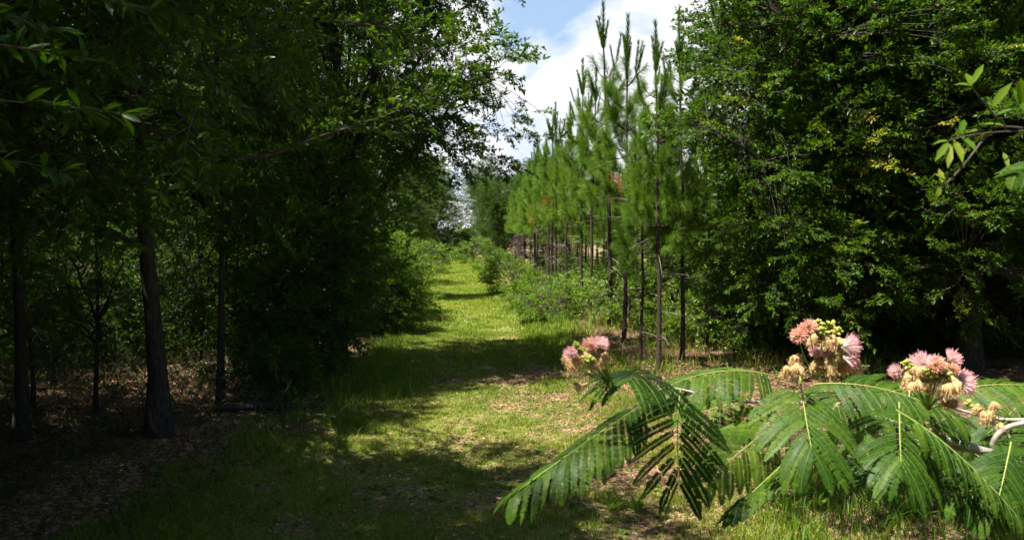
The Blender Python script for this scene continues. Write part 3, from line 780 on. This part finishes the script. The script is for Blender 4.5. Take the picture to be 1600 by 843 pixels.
def frond(base, mid, tip, nrm, npair=11, plen=.16, ang=62, droop=.25, tint=.45, lw=.0072, ll=.0150, fold=0.0, seed=0, parent=MIM, org=MO, nleaf=25, tip_ang=28, roll=0.0):
    """a twice-feathered leaf: rachis, paired pinnae and their many leaflets"""
    rng = np.random.default_rng(seed)
    npair = max(7, round(npair * .92)); plen *= .90
    g, rg_ = Geo(), Geo()
    base, mid, tip = [np.asarray(q, float) - org for q in (base, mid, tip)]
    c = bez(base, mid, tip, 24)
    tube(rg_, c, np.linspace(.0023, .0009, 24), 5, 0, .72)
    nrm = unit(np.asarray(nrm, float))
    Lf = np.linalg.norm(np.diff(c, axis=0), axis=1).sum()
    for i in range(npair):
        f = .16 + .84 * (i / (npair - 1))
        k = min(int(f * 23), 22); P0 = c[k] + (c[k + 1] - c[k]) * (f * 23 - k)
        T = unit(c[k + 1] - c[k]); S = unit(np.cross(nrm, T)); N = unit(np.cross(T, S))
        a = math.radians(ang + (tip_ang - ang) * f ** 2.2)
        prof = .62 + .38 * math.sin(PI * min(1, .2 + .75 * f))
        for sg in (-1, 1):
            if rng.uniform() < .03: continue
            aa = a + rng.normal(0, .07)
            d = math.cos(aa) * T + math.sin(aa) * sg * S
            l = plen * prof * rng.uniform(.90, 1.08) * (1 if f < .95 else .9)
            s = np.linspace(0, 1, nleaf + 1)[:, None]
            dr = droop * rng.uniform(.8, 1.25)
            # the pinna arches over: out along d, then bent down by its own weight, keeping its length
            th = dr * s * 1.6
            down = unit(np.array([0, 0, -1.0]) - d * np.dot(d, [0, 0, -1.0]))
            step = np.cos(th) * d + np.sin(th) * down
            pc = P0 + np.concatenate([np.zeros((1, 3)), np.cumsum(step[1:] * (l / nleaf), axis=0)])
            tube(rg_, pc[::5], np.linspace(.0011, .0006, len(pc[::5])), 3, 0, .25)
            q = pc[2:]; tt = unit(step[2:]); n = len(q)
            Ns = unit(N + rng.normal(0, .16, 3) + .22 * sg * S)
            if roll: Ns = unit(math.cos(roll) * Ns + math.sin(roll) * sg * np.cross(d, Ns))
            Ns = np.broadcast_to(Ns, (n, 3))
            sv = unit(np.cross(Ns, tt)); nn = np.cross(tt, sv)
            u = s[2:, 0]
            lp = ll * np.clip(np.minimum(.55 + u * 3, 1) * np.minimum(1, .30 + (1 - u) * 2.4), .2, 1)
            tv = np.clip(tint + rng.normal(0, .17) + rng.normal(0, .09, n) + .5 * (rng.uniform(0, 1, n) < .02), 0, 1)
            ok = rng.uniform(0, 1, n) > .035; q, tt, sv, nn, lp, tv = q[ok], tt[ok], sv[ok], nn[ok], lp[ok], tv[ok]; n = len(q)
            for s2 in (-1, 1):
                D = tt * .52 + sv * s2 * (1.0 - .5 * fold) + nn * (-.26 + 1.3 * fold) + rng.normal(0, .05, (n, 3))
                D = unit(D); A = unit(np.cross(nn, D))
                w = lw * rng.uniform(.85, 1.15, n)[:, None]; L = lp[:, None] * rng.uniform(.9, 1.1, n)[:, None]
                V = np.stack([q, q + D * L * .4 + A * w * .5, q + D * L + A * w * .12 * s2, q + D * L * .6 - A * w * .5], 1).reshape(-1, 3)
                b = (np.arange(n) * 4)[:, None]
                g.add(V, b + np.array([[0, 1, 2, 3]]), 0, np.repeat(tv, 4))
    o = part('frond', g.mesh('frond', [M['mimosa']]), parent)
    part('rachis', rg_.mesh('rachis', [M['rachis']], True), o)
    return o

UP = np.array([0, 0, 1.0]); CAMV = np.array([0, -1.0, 0])
def N_(u, c, x=0): return np.array([x, -c, u])
FR = [
    # base, mid, tip in photo pixels + depth, normal(up, to camera, sideways), pairs, pinna length, angle, droop
    ((1250, 588, 1.78), (1256, 640, 1.66), (1268, 700, 1.60), N_(.75, .65), 13, .185, 66, .42, .55),
    ((1240, 640, 1.86), (1185, 680, 1.74), (1118, 738, 1.66), N_(.6, .75, .15), 12, .13, 62, .45, .75),
    ((1020, 622, 1.72), (955, 660, 1.62), (812, 764, 1.50), N_(.9, .25, -.25), 19, .135, 50, .62, .50),
    ((1015, 592, 1.66), (996, 568, 1.54), (985, 592, 1.42), N_(.9, .35), 11, .165, 70, .60, .30),
    ((1225, 592, 1.90), (1130, 560, 1.84), (1038, 606, 1.78), N_(.95, .25), 15, .125, 62, .55, .62),
    ((1064, 606, 1.70), (1054, 665, 1.60), (1062, 750, 1.56), N_(.25, 1.0), 9, .150, 60, .14, .22),
    ((1180, 626, 2.0), (1130, 630, 1.98), (1085, 648, 1.95), N_(.85, .4), 10, .140, 70, .5, .75),
    ((1290, 660, 1.80), (1225, 725, 1.72), (1140, 800, 1.66), N_(.75, .1, -.9), 13, .085, 48, .35, .40),
    ((1405, 628, 1.82), (1406, 690, 1.72), (1408, 722, 1.68), N_(.7, .7), 11, .185, 68, .45, .45),
    ((1270, 600, 1.95), (1380, 590, 1.90), (1490, 650, 1.86), N_(.85, .5), 14, .150, 62, .42, .50),
    ((1400, 640, 1.72), (1490, 690, 1.66), (1585, 800, 1.62), N_(.8, .3, .35), 12, .120, 48, .60, .50),
    ((1470, 620, 2.05), (1540, 590, 2.02), (1625, 605, 2.0), N_(.95, .3), 13, .16, 62, .6, .70),
    ((1660, 650, 1.95), (1600, 700, 1.85), (1560, 760, 1.78), N_(.8, .55), 12, .17, 64, .45, .25),
    ((1690, 700, 1.8), (1620, 740, 1.72), (1500, 770, 1.68), N_(.6, .75), 11, .14, 60, .40, .20),
    ((1350, 630, 2.15), (1400, 660, 2.05), (1450, 700, 2.0), N_(.8, .5), 12, .17, 66, .5, .45),
    ((1340, 600, 1.98), (1320, 618, 1.92), (1300, 640, 1.90), N_(.8, .5), 10, .16, 66, .6, .30),
    ((1460, 610, 2.2), (1430, 600, 2.2), (1380, 615, 2.2), N_(.9, .4), 11, .16, 66, .6, .60),
    ((1640, 600, 2.3), (1600, 622, 2.25), (1540, 680, 2.2), N_(.85, .5), 12, .18, 66, .5, .35),
    ((1500, 700, 2.2), (1440, 705, 2.1), (1370, 735, 2.05), N_(.8, .5), 12, .17, 64, .5, .30),
    ((1480, 660, 2.4), (1520, 680, 2.4), (1570, 720, 2.4), N_(.8, .5), 12, .17, 64, .5, .40),
    ((1580, 690, 1.75), (1570, 740, 1.70), (1555, 800, 1.66), N_(.6, .7), 10, .14, 60, .4, .35),
]
for k, (a, b, c, n, npair, pl, an, dr, ti) in enumerate(FR):
    frond(at(*a), at(*b), at(*c), n, npair, pl, an, dr, ti, seed=50 + k, fold=.10, roll=1.15 if k == 5 else 0.0)

# its limbs: trunk beyond the frame, one limb entering the view
g = Geo()
rb = np.random.default_rng(77)
def limb(pts, r0, r1, sides=7, n=14):
    P = np.array([np.asarray(p, float) for p in pts]) - MO
    s = np.linspace(0, len(P) - 1, n); i0 = np.minimum(s.astype(int), len(P) - 2); f = s - i0
    # smooth interpolation
    Q = []
    for a, ff in zip(i0, f):
        p0 = P[max(a - 1, 0)]; p1 = P[a]; p2 = P[a + 1]; p3 = P[min(a + 2, len(P) - 1)]
        Q.append(.5 * (2 * p1 + (p2 - p0) * ff + (2 * p0 - 5 * p1 + 4 * p2 - p3) * ff ** 2 + (3 * p1 - p0 - 3 * p2 + p3) * ff ** 3))
    gg = Geo(); tube(gg, Q, np.linspace(r0, r1, n), sides, 0, .5, .06, rb)
    return gg.mesh('limb', [M['mimbark']], True)
part('trunk', limb([(2.75, 2.0, -.1), (2.72, 2.02, .6), (2.66, 2.0, 1.2), (2.6, 1.98, 1.9), (2.5, 1.95, 2.7), (2.35, 1.9, 3.3)], .06, .025, 9, 20), MIM)
for pts, r0, r1 in [
    (((2.66, 2.0, 1.2), at(1760, 760, 1.92), at(1600, 722, 1.88), at(1540, 706, 1.84), at(1480, 684, 1.88), at(1380, 655, 2.06), at(1280, 628, 2.0)), .020, .0055),
    ((at(1548, 708, 1.845), at(1510, 702, 1.86), at(1472, 698, 1.90), at(1400, 690, 2.0)), .0075, .003),
    ((at(1553, 710, 1.845), at(1552, 692, 1.84), at(1566, 672, 1.83), at(1600, 660, 1.86), at(1700, 640, 1.95)), .0075, .006),
    ((at(1300, 632, 2.02), at(1200, 628, 1.92), at(1130, 624, 1.80), at(1040, 606, 1.74), at(985, 640, 1.60)), .0055, .002),
    ((at(1600, 738, 1.9), at(1560, 730, 1.88), at(1510, 702, 1.86)), .005, .003),
    ((at(1640, 652, 1.9), at(1570, 655, 1.9), at(1500, 640, 1.95), at(1455, 625, 1.9)), .005, .003),
]:
    part('limb', limb(pts, r0, r1, 7, 22), MIM)

# blossoms
def pompom(c, d, r, n, seed, mat, spread=1.15, parent=None, name='pink_bloom', w=.0007):
    rng = np.random.default_rng(seed); g = Geo()
    d = unit(d); u = unit(np.cross(d, [.3, .2, 1])); v = np.cross(d, u)
    az = rng.uniform(0, 2 * PI, n); el = spread * np.sqrt(rng.uniform(0, 1, n))
    D = np.cos(el)[:, None] * d + np.sin(el)[:, None] * (np.cos(az)[:, None] * u + np.sin(az)[:, None] * v)
    L = r * rng.uniform(.8, 1.08, n)[:, None]
    S = unit(np.cross(D, rng.normal(0, 1, (n, 3)))) * w
    c = np.asarray(c) - MO
    bend = rng.normal(0, .12, (n, 3)) * r
    p0 = c + D * r * .05; p1 = c + D * L * .55 + bend * .4; p2 = c + D * L + bend
    V = np.stack([p0 - S, p0 + S, p1 + S * .9, p1 - S * .9, p2 + S * .6, p2 - S * .6], 1).reshape(-1, 3)
    b = (np.arange(n) * 6)[:, None]
    g.add(V, np.concatenate([b + np.array([[0, 1, 2, 3]]), b + np.array([[3, 2, 4, 5]])]), 0, np.tile([0, 0, .5, .5, 1, 1], n).astype(float))
    return part(name, g.mesh(name, [mat]), parent)

def blob_pts(rng, sub=10):
    th = np.linspace(0, PI, 7); ph = np.linspace(0, 2 * PI, sub, endpoint=False)
    T, P = np.meshgrid(th, ph, indexing='ij')
    V = np.stack([np.sin(T) * np.cos(P), np.sin(T) * np.sin(P), np.cos(T)], -1).reshape(-1, 3)
    i = np.arange(6)[:, None] * sub; j = np.arange(sub)[None]; k = (j + 1) % sub
    return V, np.stack([i + j, i + sub + j, i + sub + k, i + k], -1).reshape(-1, 4)

def withered(c, r, seed, parent, hang=1.0):
    """a spent blossom: collapsed tan threads clumped into a drooping tuft"""
    rng = np.random.default_rng(seed); g = Geo(); c = np.asarray(c) - MO
    for q in range(3):
        o = rng.normal(0, .38 * r, 3); n = 260
        az = rng.uniform(0, 2 * PI, n); zz = rng.uniform(-1, 1, n)
        base = c + o * .6 + [0, 0, .45 * r]
        out = np.stack([np.cos(az), np.sin(az), 0 * az], -1) * np.sqrt(rng.uniform(.05, 1, n))[:, None] * r * .62
        p1 = base + out * 1.1 + np.array([0, 0, -.35 * r]); p2 = c + o + out * .8 + np.array([0, 0, -1]) * (r * (.55 + .5 * hang * rng.uniform(0, 1, n)))[:, None]
        p3 = p2 + rng.normal(0, .34 * r, (n, 3)) + out * -.1
        S = unit(np.cross(p2 - base, rng.normal(0, 1, (n, 3)))) * .0008
        V = np.stack([base + 0 * S - S, base + S, p1 + S, p1 - S, p2 + S, p2 - S, p3 + S * .6, p3 - S * .6], 1).reshape(-1, 3)
        b = (np.arange(n) * 8)[:, None]
        g.add(V, np.concatenate([b + np.array([[0, 1, 2, 3]]), b + np.array([[3, 2, 4, 5]]), b + np.array([[5, 4, 6, 7]])]), 0,
              np.repeat(np.clip(rng.normal(.55, .25, n), 0, 1), 8))
        BV, BF = blob_pts(rng)
        BV = BV * (1 + .15 * rng.uniform(-1, 1, (len(BV), 1)))
        g.add(BV * r * np.array([.46, .46, .62]) + c + o * .8 - [0, 0, .1 * r], BF, 0, .35)
    return part('withered_bloom', g.mesh('withered_bloom', [M['tan']]), parent)

def bud_head(c, r, seed, parent):
    rng = np.random.default_rng(seed); g = Geo(); c = np.asarray(c) - MO
    BV, BF = blob_pts(rng, 7)
    for q in range(22):
        d = unit(rng.normal(0, 1, 3) + [0, 0, .6]); p = c + d * r * rng.uniform(.45, 1)
        R = frames(d[None])[0]
        g.add((BV * r * np.array([.24, .24, .34])) @ np.stack([R[:, 1], R[:, 2], R[:, 0]]) + p, BF, 0, rng.uniform(.1, 1))
        tube(g, np.stack([c - [0, 0, .5 * r], p]), [.0012, .0008], 3, 0, .3)
    return part('bud_head', g.mesh('bud_head', [M['bud']], True), parent)

def cluster(root, items, depth, seed, label=None):
    g = Geo(); rng = np.random.default_rng(seed)
    root_p = at(*root)
    mx_, my_ = np.mean([i[1] for i in items]), np.mean([i[2] for i in items])
    items = [(i[0], mx_ + (i[1] - mx_) * .92, my_ + (i[2] - my_) * .92 + 2, i[3] * .9, *i[4:]) for i in items]
    pts = []
    for kind, px, py, r, *ex in items:
        dz = rng.uniform(-.035, .035)
        p = at(px, py, depth + dz)
        pts.append(p)
        q = root_p + (p - root_p) * .5 + [0, 0, .006]
        tube(g, bez(root_p - MO, q - MO + rng.normal(0, .006, 3), p - MO - [0, 0, .3 * r], 7), np.linspace(.0017, .0011, 7), 4, 0, .6)
    cl = part('flower_cluster', g.mesh('flower_cluster', [M['rachis']], True), MIM, label)
    for i, ((kind, px, py, r, *ex), p) in enumerate(zip(items, pts)):
        if kind == 'p': pompom(p, ex[0], r * .80, 420, seed * 31 + i, M['pink'], ex[1] if len(ex) > 1 else 1.1, cl)
        elif kind == 'c': pompom(p, ex[0], r * .80, 520, seed * 31 + i, M['coral'], 1.8, cl, 'coral_bloom', .0010)
        elif kind == 'w': withered(p, r * .82, seed * 31 + i, cl, ex[0] if ex else .5)
        elif kind == 'b': bud_head(p, r, seed * 31 + i, cl)
cluster((1275, 590, 1.80), [
    ('c', 1246, 520, .028, (-.4, -.5, .5)), ('c', 1262, 506, .026, (-.1, -.5, .8)), ('b', 1276, 500, .013), ('b', 1296, 504, .016), ('b', 1308, 513, .015), ('b', 1284, 514, .016),
    ('w', 1270, 522, .020), ('w', 1298, 526, .022), ('w', 1318, 534, .026), ('w', 1290, 540, .022), ('w', 1308, 552, .024), ('p', 1276, 544, .026, (-.5, -.6, -.3)), ('p', 1290, 546, .026, (-.2, -.9, .1)),
    ('p', 1316, 540, .054, (.9, -.25, .12), .85), ('p', 1318, 556, .048, (.8, -.35, -.05), .8), ('w', 1281, 572, .028), ('w', 1300, 566, .022), ('w', 1330, 568, .032, 1.0), ('w', 1318, 575, .02), ('b', 1303, 557, .014),
    ('w', 1240, 556, .020), ('w', 1230, 575, .022), ('w', 1242, 573, .019), ('w', 1306, 580, .010),
], 1.72, 3, 'blossom cluster with coral puffs, green buds and pink threads above the broadest frond')
cluster((1450, 640, 1.84), [
    ('p', 1400, 577, .032, (-.8, -.4, .1), 1.0), ('b', 1414, 567, .015), ('p', 1440, 566, .042, (-.3, -.3, .9), 1.2), ('c', 1462, 566, .032, (.1, -.5, .7)), ('p', 1482, 560, .040, (.5, -.3, .55), .85),
    ('w', 1418, 588, .024), ('w', 1436, 580, .024), ('w', 1448, 586, .022), ('b', 1455, 578, .017), ('b', 1470, 573, .019), ('b', 1480, 580, .018), ('b', 1464, 588, .016), ('w', 1428, 598, .020),
    ('w', 1494, 590, .024), ('p', 1500, 598, .050, (.85, -.3, -.15), .85), ('p', 1496, 588, .040, (.8, -.4, .15), .8), ('w', 1484, 606, .026, 1.0), ('w', 1478, 616, .022, 1.2), ('w', 1492, 628, .015, 1.4), ('c', 1492, 574, .022, (.6, -.5, .4)), ('w', 1448, 602, .015),
], 1.74, 5, 'widest blossom cluster, pale pink threads on both sides of tan spent puffs')
cluster((960, 606, 1.50), [
    ('c', 924, 536, .022, (-.2, -.5, .8)), ('p', 938, 538, .026, (.3, -.4, .8), 1.2), ('w', 928, 548, .016), ('w', 916, 552, .015), ('w', 884, 556, .017), ('w', 898, 556, .017), ('p', 890, 552, .020, (-.2, -.6, .6), 1.2),
    ('w', 940, 556, .017), ('b', 900, 538, .010), ('b', 918, 562, .014), ('b', 926, 570, .012), ('w', 888, 568, .012, 1.2), ('w', 899, 602, .011), ('b', 912, 546, .010),
], 1.36, 7, 'small blossom cluster floating over the track beyond the umbrella shaped frond')
cluster((1580, 655, 1.95), [('w', 1530, 636, .022), ('w', 1548, 642, .022), ('w', 1552, 628, .015), ('w', 1562, 664, .016, 1.2), ('w', 1538, 650, .016), ('b', 1512, 628, .012)], 1.88, 9, 'withered orange blossoms by the pale forked limb')
cluster((1190, 640, 1.9), [('c', 1168, 652, .014, (-.3, -.6, .3)), ('w', 1192, 648, .010), ('p', 1158, 634, .012, (-.4, -.6, .6)), ('w', 1206, 640, .010)], 1.86, 10, 'tiny coral bud in the shade between the fronds')

# ------------------------------------------------------------------ oak sapling just outside the frame, its leafy twig hangs into the view
SAPO = thing('oak_sapling', 'slender oak twig with glossy yellow green leaves hanging close to the camera', 'sapling', (1.75, 1.45, 0))
so = np.array([1.75, 1.45, 0.0])
g = Geo()
def smooth_pts(pts, n=20):
    P = np.array(pts, float); s = np.linspace(0, len(P) - 1, n); i0 = np.minimum(s.astype(int), len(P) - 2); f = (s - i0)[:, None]
    return P[i0] * (1 - f) + P[i0 + 1] * f
tube(g, smooth_pts([so * 0 + [0, 0, -.1], [-.02, 0, 1.2], [-.05, 0, 2.4], [-.15, 0, 3.3], [-.2, .05, 4.2]]), np.linspace(.03, .012, 20), 8, 0)
part('trunk', g.mesh('trunk', [M['bark']], True), SAPO)
g, gl = Geo(), Geo()
tw = [bez(np.array([1.70, 1.45, 2.65]) - so, at(1590, 175, 1.22) - so, at(1482, 220, 1.16) - so, 14),
      bez(at(1560, 188, 1.21) - so, at(1545, 170, 1.2) - so, at(1516, 134, 1.18) - so, 8),
      bez(at(1545, 205, 1.21) - so, at(1500, 270, 1.19) - so, at(1468, 296, 1.17) - so, 10),
      bez(at(1640, 210, 1.25) - so, at(1580, 192, 1.24) - so, at(1545, 200, 1.22) - so, 8)]
for c in tw: tube(g, c, np.linspace(.0021, .0010, len(c)), 5, 0, .5, .12, RNG)
part('twig', g.mesh('twig', [M['twig']], True), SAPO)
def leafat(px, py, d, qx, qy, dd, w, t, nz=(0, -.6, .8)):
    a = at(px, py, d) - so; b = at(qx, qy, d + dd) - so
    leaves(gl, a[None], (b - a)[None], np.array([nz], float), np.array([np.linalg.norm(b - a)]), np.array([w]), LEAF_G, 0, t)
for a in [(1482, 220, 1.16, 1455, 224, .02, .012, .75), (1482, 222, 1.16, 1462, 250, -.02, .012, .7), (1484, 224, 1.16, 1482, 262, -.02, .012, .9), (1490, 218, 1.17, 1506, 252, -.03, .014, .85), (1486, 226, 1.16, 1505, 250, .03, .013, .92),
          (1500, 212, 1.18, 1528, 235, -.03, .013, .6), (1500, 208, 1.18, 1508, 184, .03, .012, .5), (1468, 292, 1.17, 1464, 308, 0, .009, .92), (1472, 286, 1.17, 1468, 262, .01, .010, .92), (1478, 280, 1.17, 1460, 270, .01, .009, .85),
          (1516, 134, 1.18, 1490, 130, .02, .012, .7), (1518, 136, 1.18, 1510, 112, .02, .013, .75), (1520, 138, 1.18, 1500, 142, .01, .011, .8), (1516, 134, 1.18, 1538, 98, .03, .011, .7),
          (1550, 168, 1.2, 1580, 128, -.02, .016, .8), (1548, 165, 1.2, 1530, 150, .02, .012, .5), (1545, 178, 1.2, 1528, 176, 0, .012, .6), (1555, 180, 1.21, 1590, 170, -.02, .013, .55), (1592, 165, 1.18, 1600, 118, -.04, .024, .75),
          (1600, 176, 1.22, 1584, 135, .04, .015, .4), (1570, 196, 1.22, 1530, 192, .03, .011, .7), (1540, 204, 1.21, 1508, 205, .02, .011, .65), (1575, 262, 1.2, 1568, 235, .02, .010, .85), (1580, 262, 1.2, 1560, 272, .02, .011, .7), (1560, 180, 1.2, 1575, 205, .01, .012, .7)]:
    leafat(*a)
part('foliage', gl.mesh('foliage', [M['oak']]), SAPO)
frond(at(1720, 250, 1.42), at(1650, 250, 1.40), at(1592, 268, 1.38), N_(.75, .6), 8, .085, 45, .35, .5, seed=99, parent=MIM)

SAPL = thing('oak_sapling', 'dim oak twig with long pointed leaves hanging close before the shaded wood', 'sapling', (-2.35, 1.75, 0))
sl = np.array([-2.35, 1.75, 0.0])
g = Geo(); tube(g, smooth_pts([[0, 0, -.1], [.03, 0, 1.2], [.02, 0, 2.4], [.1, 0, 3.3], [.2, .05, 4.3]]), np.linspace(.032, .012, 20), 8, 0)
part('trunk', g.mesh('trunk', [M['bark']], True), SAPL)
g, gl = Geo(), Geo(); rs = np.random.default_rng(31)
for a, b, c in ((np.array([-2.3, 1.75, 2.9]), at(10, 150, 1.9), at(190, 178, 1.95)), (np.array([-2.3, 1.75, 2.6]), at(-60, 210, 1.95), at(95, 268, 2.0)), (np.array([-2.2, 1.75, 3.4]), at(-20, 20, 1.8), at(75, 45, 1.75)),
                (at(-80, 60, 1.85), at(20, 70, 2.2), at(150, 95, 2.3)), (np.array([-2.2, 1.75, 3.2]), at(40, -60, 2.1), at(230, 20, 2.2))):
    cv = bez(a - sl, b - sl, c - sl, 14); tube(g, cv, np.linspace(.0042, .0012, 14), 5, 0)
    for w_ in range(10):
        p = cv[13 - w_]; T = unit(cv[13 - w_] - cv[12 - w_]); n = 7 if w_ == 0 else 4
        D = T * (1.0 if w_ == 0 else .6) + rs.normal(0, .55, (n, 3)) * [1, 1, .8]
        leaves(gl, np.repeat(p[None], n, 0), D, np.array([0, -.2, 1]) + rs.normal(0, .4, (n, 3)), rs.uniform(.055, .085, n), .022, LEAF_G, 0, rs.uniform(.0, .45, n))
part('twig', g.mesh('twig', [M['twig']], True), SAPL); part('foliage', gl.mesh('foliage', [M['oak']]), SAPL)
g = Geo(); o0 = np.array([-4.28, 8.65, float(gz(-4.28, 8.65)) - .02])
cv = smooth_pts([np.array([-4.28, 8.6, 3.6]), at(250, 150, 5.6), at(312, 215, 4.5), at(372, 249, 4.15), at(425, 243, 4.05), at(500, 212, 3.95), at(585, 188, 3.9), at(640, 165, 3.9)], 40) - o0
for _ in range(3): cv[1:-1] = (cv[:-2] + cv[1:-1] + cv[2:]) / 3
tube(g, cv, np.linspace(.016, .0025, 40), 6, 1, .5, .12, rs)
i_ = np.array([14, 18, 21, 24, 26, 28, 30, 32, 34, 35, 36, 37, 38, 39, 39, 39]); Dl = np.gradient(cv, axis=0)[i_]
Dl = unit(Dl) + rs.normal(0, .5, (len(i_), 3)) + [0, 0, .1]
for v in range(len(SPR['near'])):
    q_ = np.arange(len(i_)) % len(SPR['near']) == v
    scatter(g, SPR['near'][v], frames(Dl[q_]), cv[i_[q_]], .55 * np.ones(q_.sum()), .08 * np.ones(q_.sum()))
part('limb', g.mesh('limb', [M['oak'], M['twig']]), FIRST_OAK)

# ------------------------------------------------------------------ sky and sun
EL, AZ = math.radians(64), math.radians(-121)
sdir = Vector((math.sin(AZ) * math.cos(EL), math.cos(AZ) * math.cos(EL), math.sin(EL)))
sun = bpy.data.objects.new('sun', bpy.data.lights.new('sun', 'SUN')); link(sun)
sun.data.energy = 5.0; sun.data.angle = math.radians(.53); sun.data.color = (1, .95, .84)
sun.rotation_euler = (-sdir).to_track_quat('-Z', 'Y').to_euler()
w = bpy.data.worlds.new('World'); SC.world = w; w.use_nodes = True
nt = w.node_tree; nt.nodes.clear(); L = nt.links.new
wo = nt.nodes.new('ShaderNodeOutputWorld'); bg = nt.nodes.new('ShaderNodeBackground'); bg.inputs[1].default_value = .05
sky = nt.nodes.new('ShaderNodeTexSky'); sky.sky_type = 'NISHITA'; sky.sun_disc = False; sky.sun_elevation = EL; sky.sun_rotation = AZ
tc = nt.nodes.new('ShaderNodeTexCoord')
n1 = nt.nodes.new('ShaderNodeTexNoise'); n1.inputs['Scale'].default_value = 4.2; n1.inputs['Detail'].default_value = 9; n1.inputs['Roughness'].default_value = .56; n1.inputs['Distortion'].default_value = .25
mp = nt.nodes.new('ShaderNodeMapping'); mp.inputs['Location'].default_value = (3.185, .4, 1.7); mp.inputs['Scale'].default_value = (1, 1, 1.6)
L(tc.outputs['Generated'], mp.inputs[0]); L(mp.outputs[0], n1.inputs[0])
cov = ramp(nt, [(.35, (0, 0, 0)), (.47, (1, 1, 1))], n1.outputs[0])
n2 = nt.nodes.new('ShaderNodeTexNoise'); n2.inputs['Scale'].default_value = 9; n2.inputs['Detail'].default_value = 6; L(mp.outputs[0], n2.inputs[0])
cc = ramp(nt, [(.3, (6.7, 6.9, 7.3)), (.52, (8.2, 8.2, 8.2))], n2.outputs[0])
mx = nt.nodes.new('ShaderNodeMix'); mx.data_type = 'RGBA'
thin = nt.nodes.new('ShaderNodeMix'); thin.data_type = 'RGBA'; thin.inputs[7].default_value = (3.7, 5.3, 7.5, 1)
L(sky.outputs[0], thin.inputs[6]); L(thin.outputs[2], mx.inputs[6]); L(cc.outputs[0], mx.inputs[7])
sx = nt.nodes.new('ShaderNodeSeparateXYZ'); L(tc.outputs['Generated'], sx.inputs[0])
def sm(inp, a, b):
    q = nt.nodes.new('ShaderNodeMapRange'); q.interpolation_type = 'SMOOTHSTEP'
    q.inputs['From Min'].default_value = a; q.inputs['From Max'].default_value = b; L(inp, q.inputs['Value']); return q.outputs[0]
def mul(a, b):
    q = nt.nodes.new('ShaderNodeMath'); q.operation = 'MULTIPLY'; L(a, q.inputs[0]); L(b, q.inputs[1]); return q.outputs[0]
bank = mul(sm(sx.outputs[1], .55, .8), sm(sx.outputs[2], .62, .45))   # a bank of cumulus low in the sky ahead
L(mul(cov.outputs[0], bank), mx.inputs[0])
hz = nt.nodes.new('ShaderNodeMath'); hz.operation = 'MULTIPLY'; hz.inputs[1].default_value = .75; L(bank, hz.inputs[0]); L(hz.outputs[0], thin.inputs[0])   # thin veil of high cloud
L(mx.outputs[2], bg.inputs[0]); L(bg.outputs[0], wo.inputs[0])

SC.view_settings.view_transform = 'Standard'; SC.view_settings.look = 'None'
SC.view_settings.exposure = 1.5; SC.view_settings.gamma = 1
SC.render.engine = 'CYCLES'
cy = SC.cycles
cy.max_bounces = 6; cy.diffuse_bounces = 2; cy.glossy_bounces = 2; cy.transmission_bounces = 4; cy.transparent_max_bounces = 4
cy.use_adaptive_sampling = True; cy.adaptive_threshold = .02
cy.use_denoising = True
cy.caustics_reflective = False; cy.caustics_refractive = False
cy.sample_clamp_indirect = 4
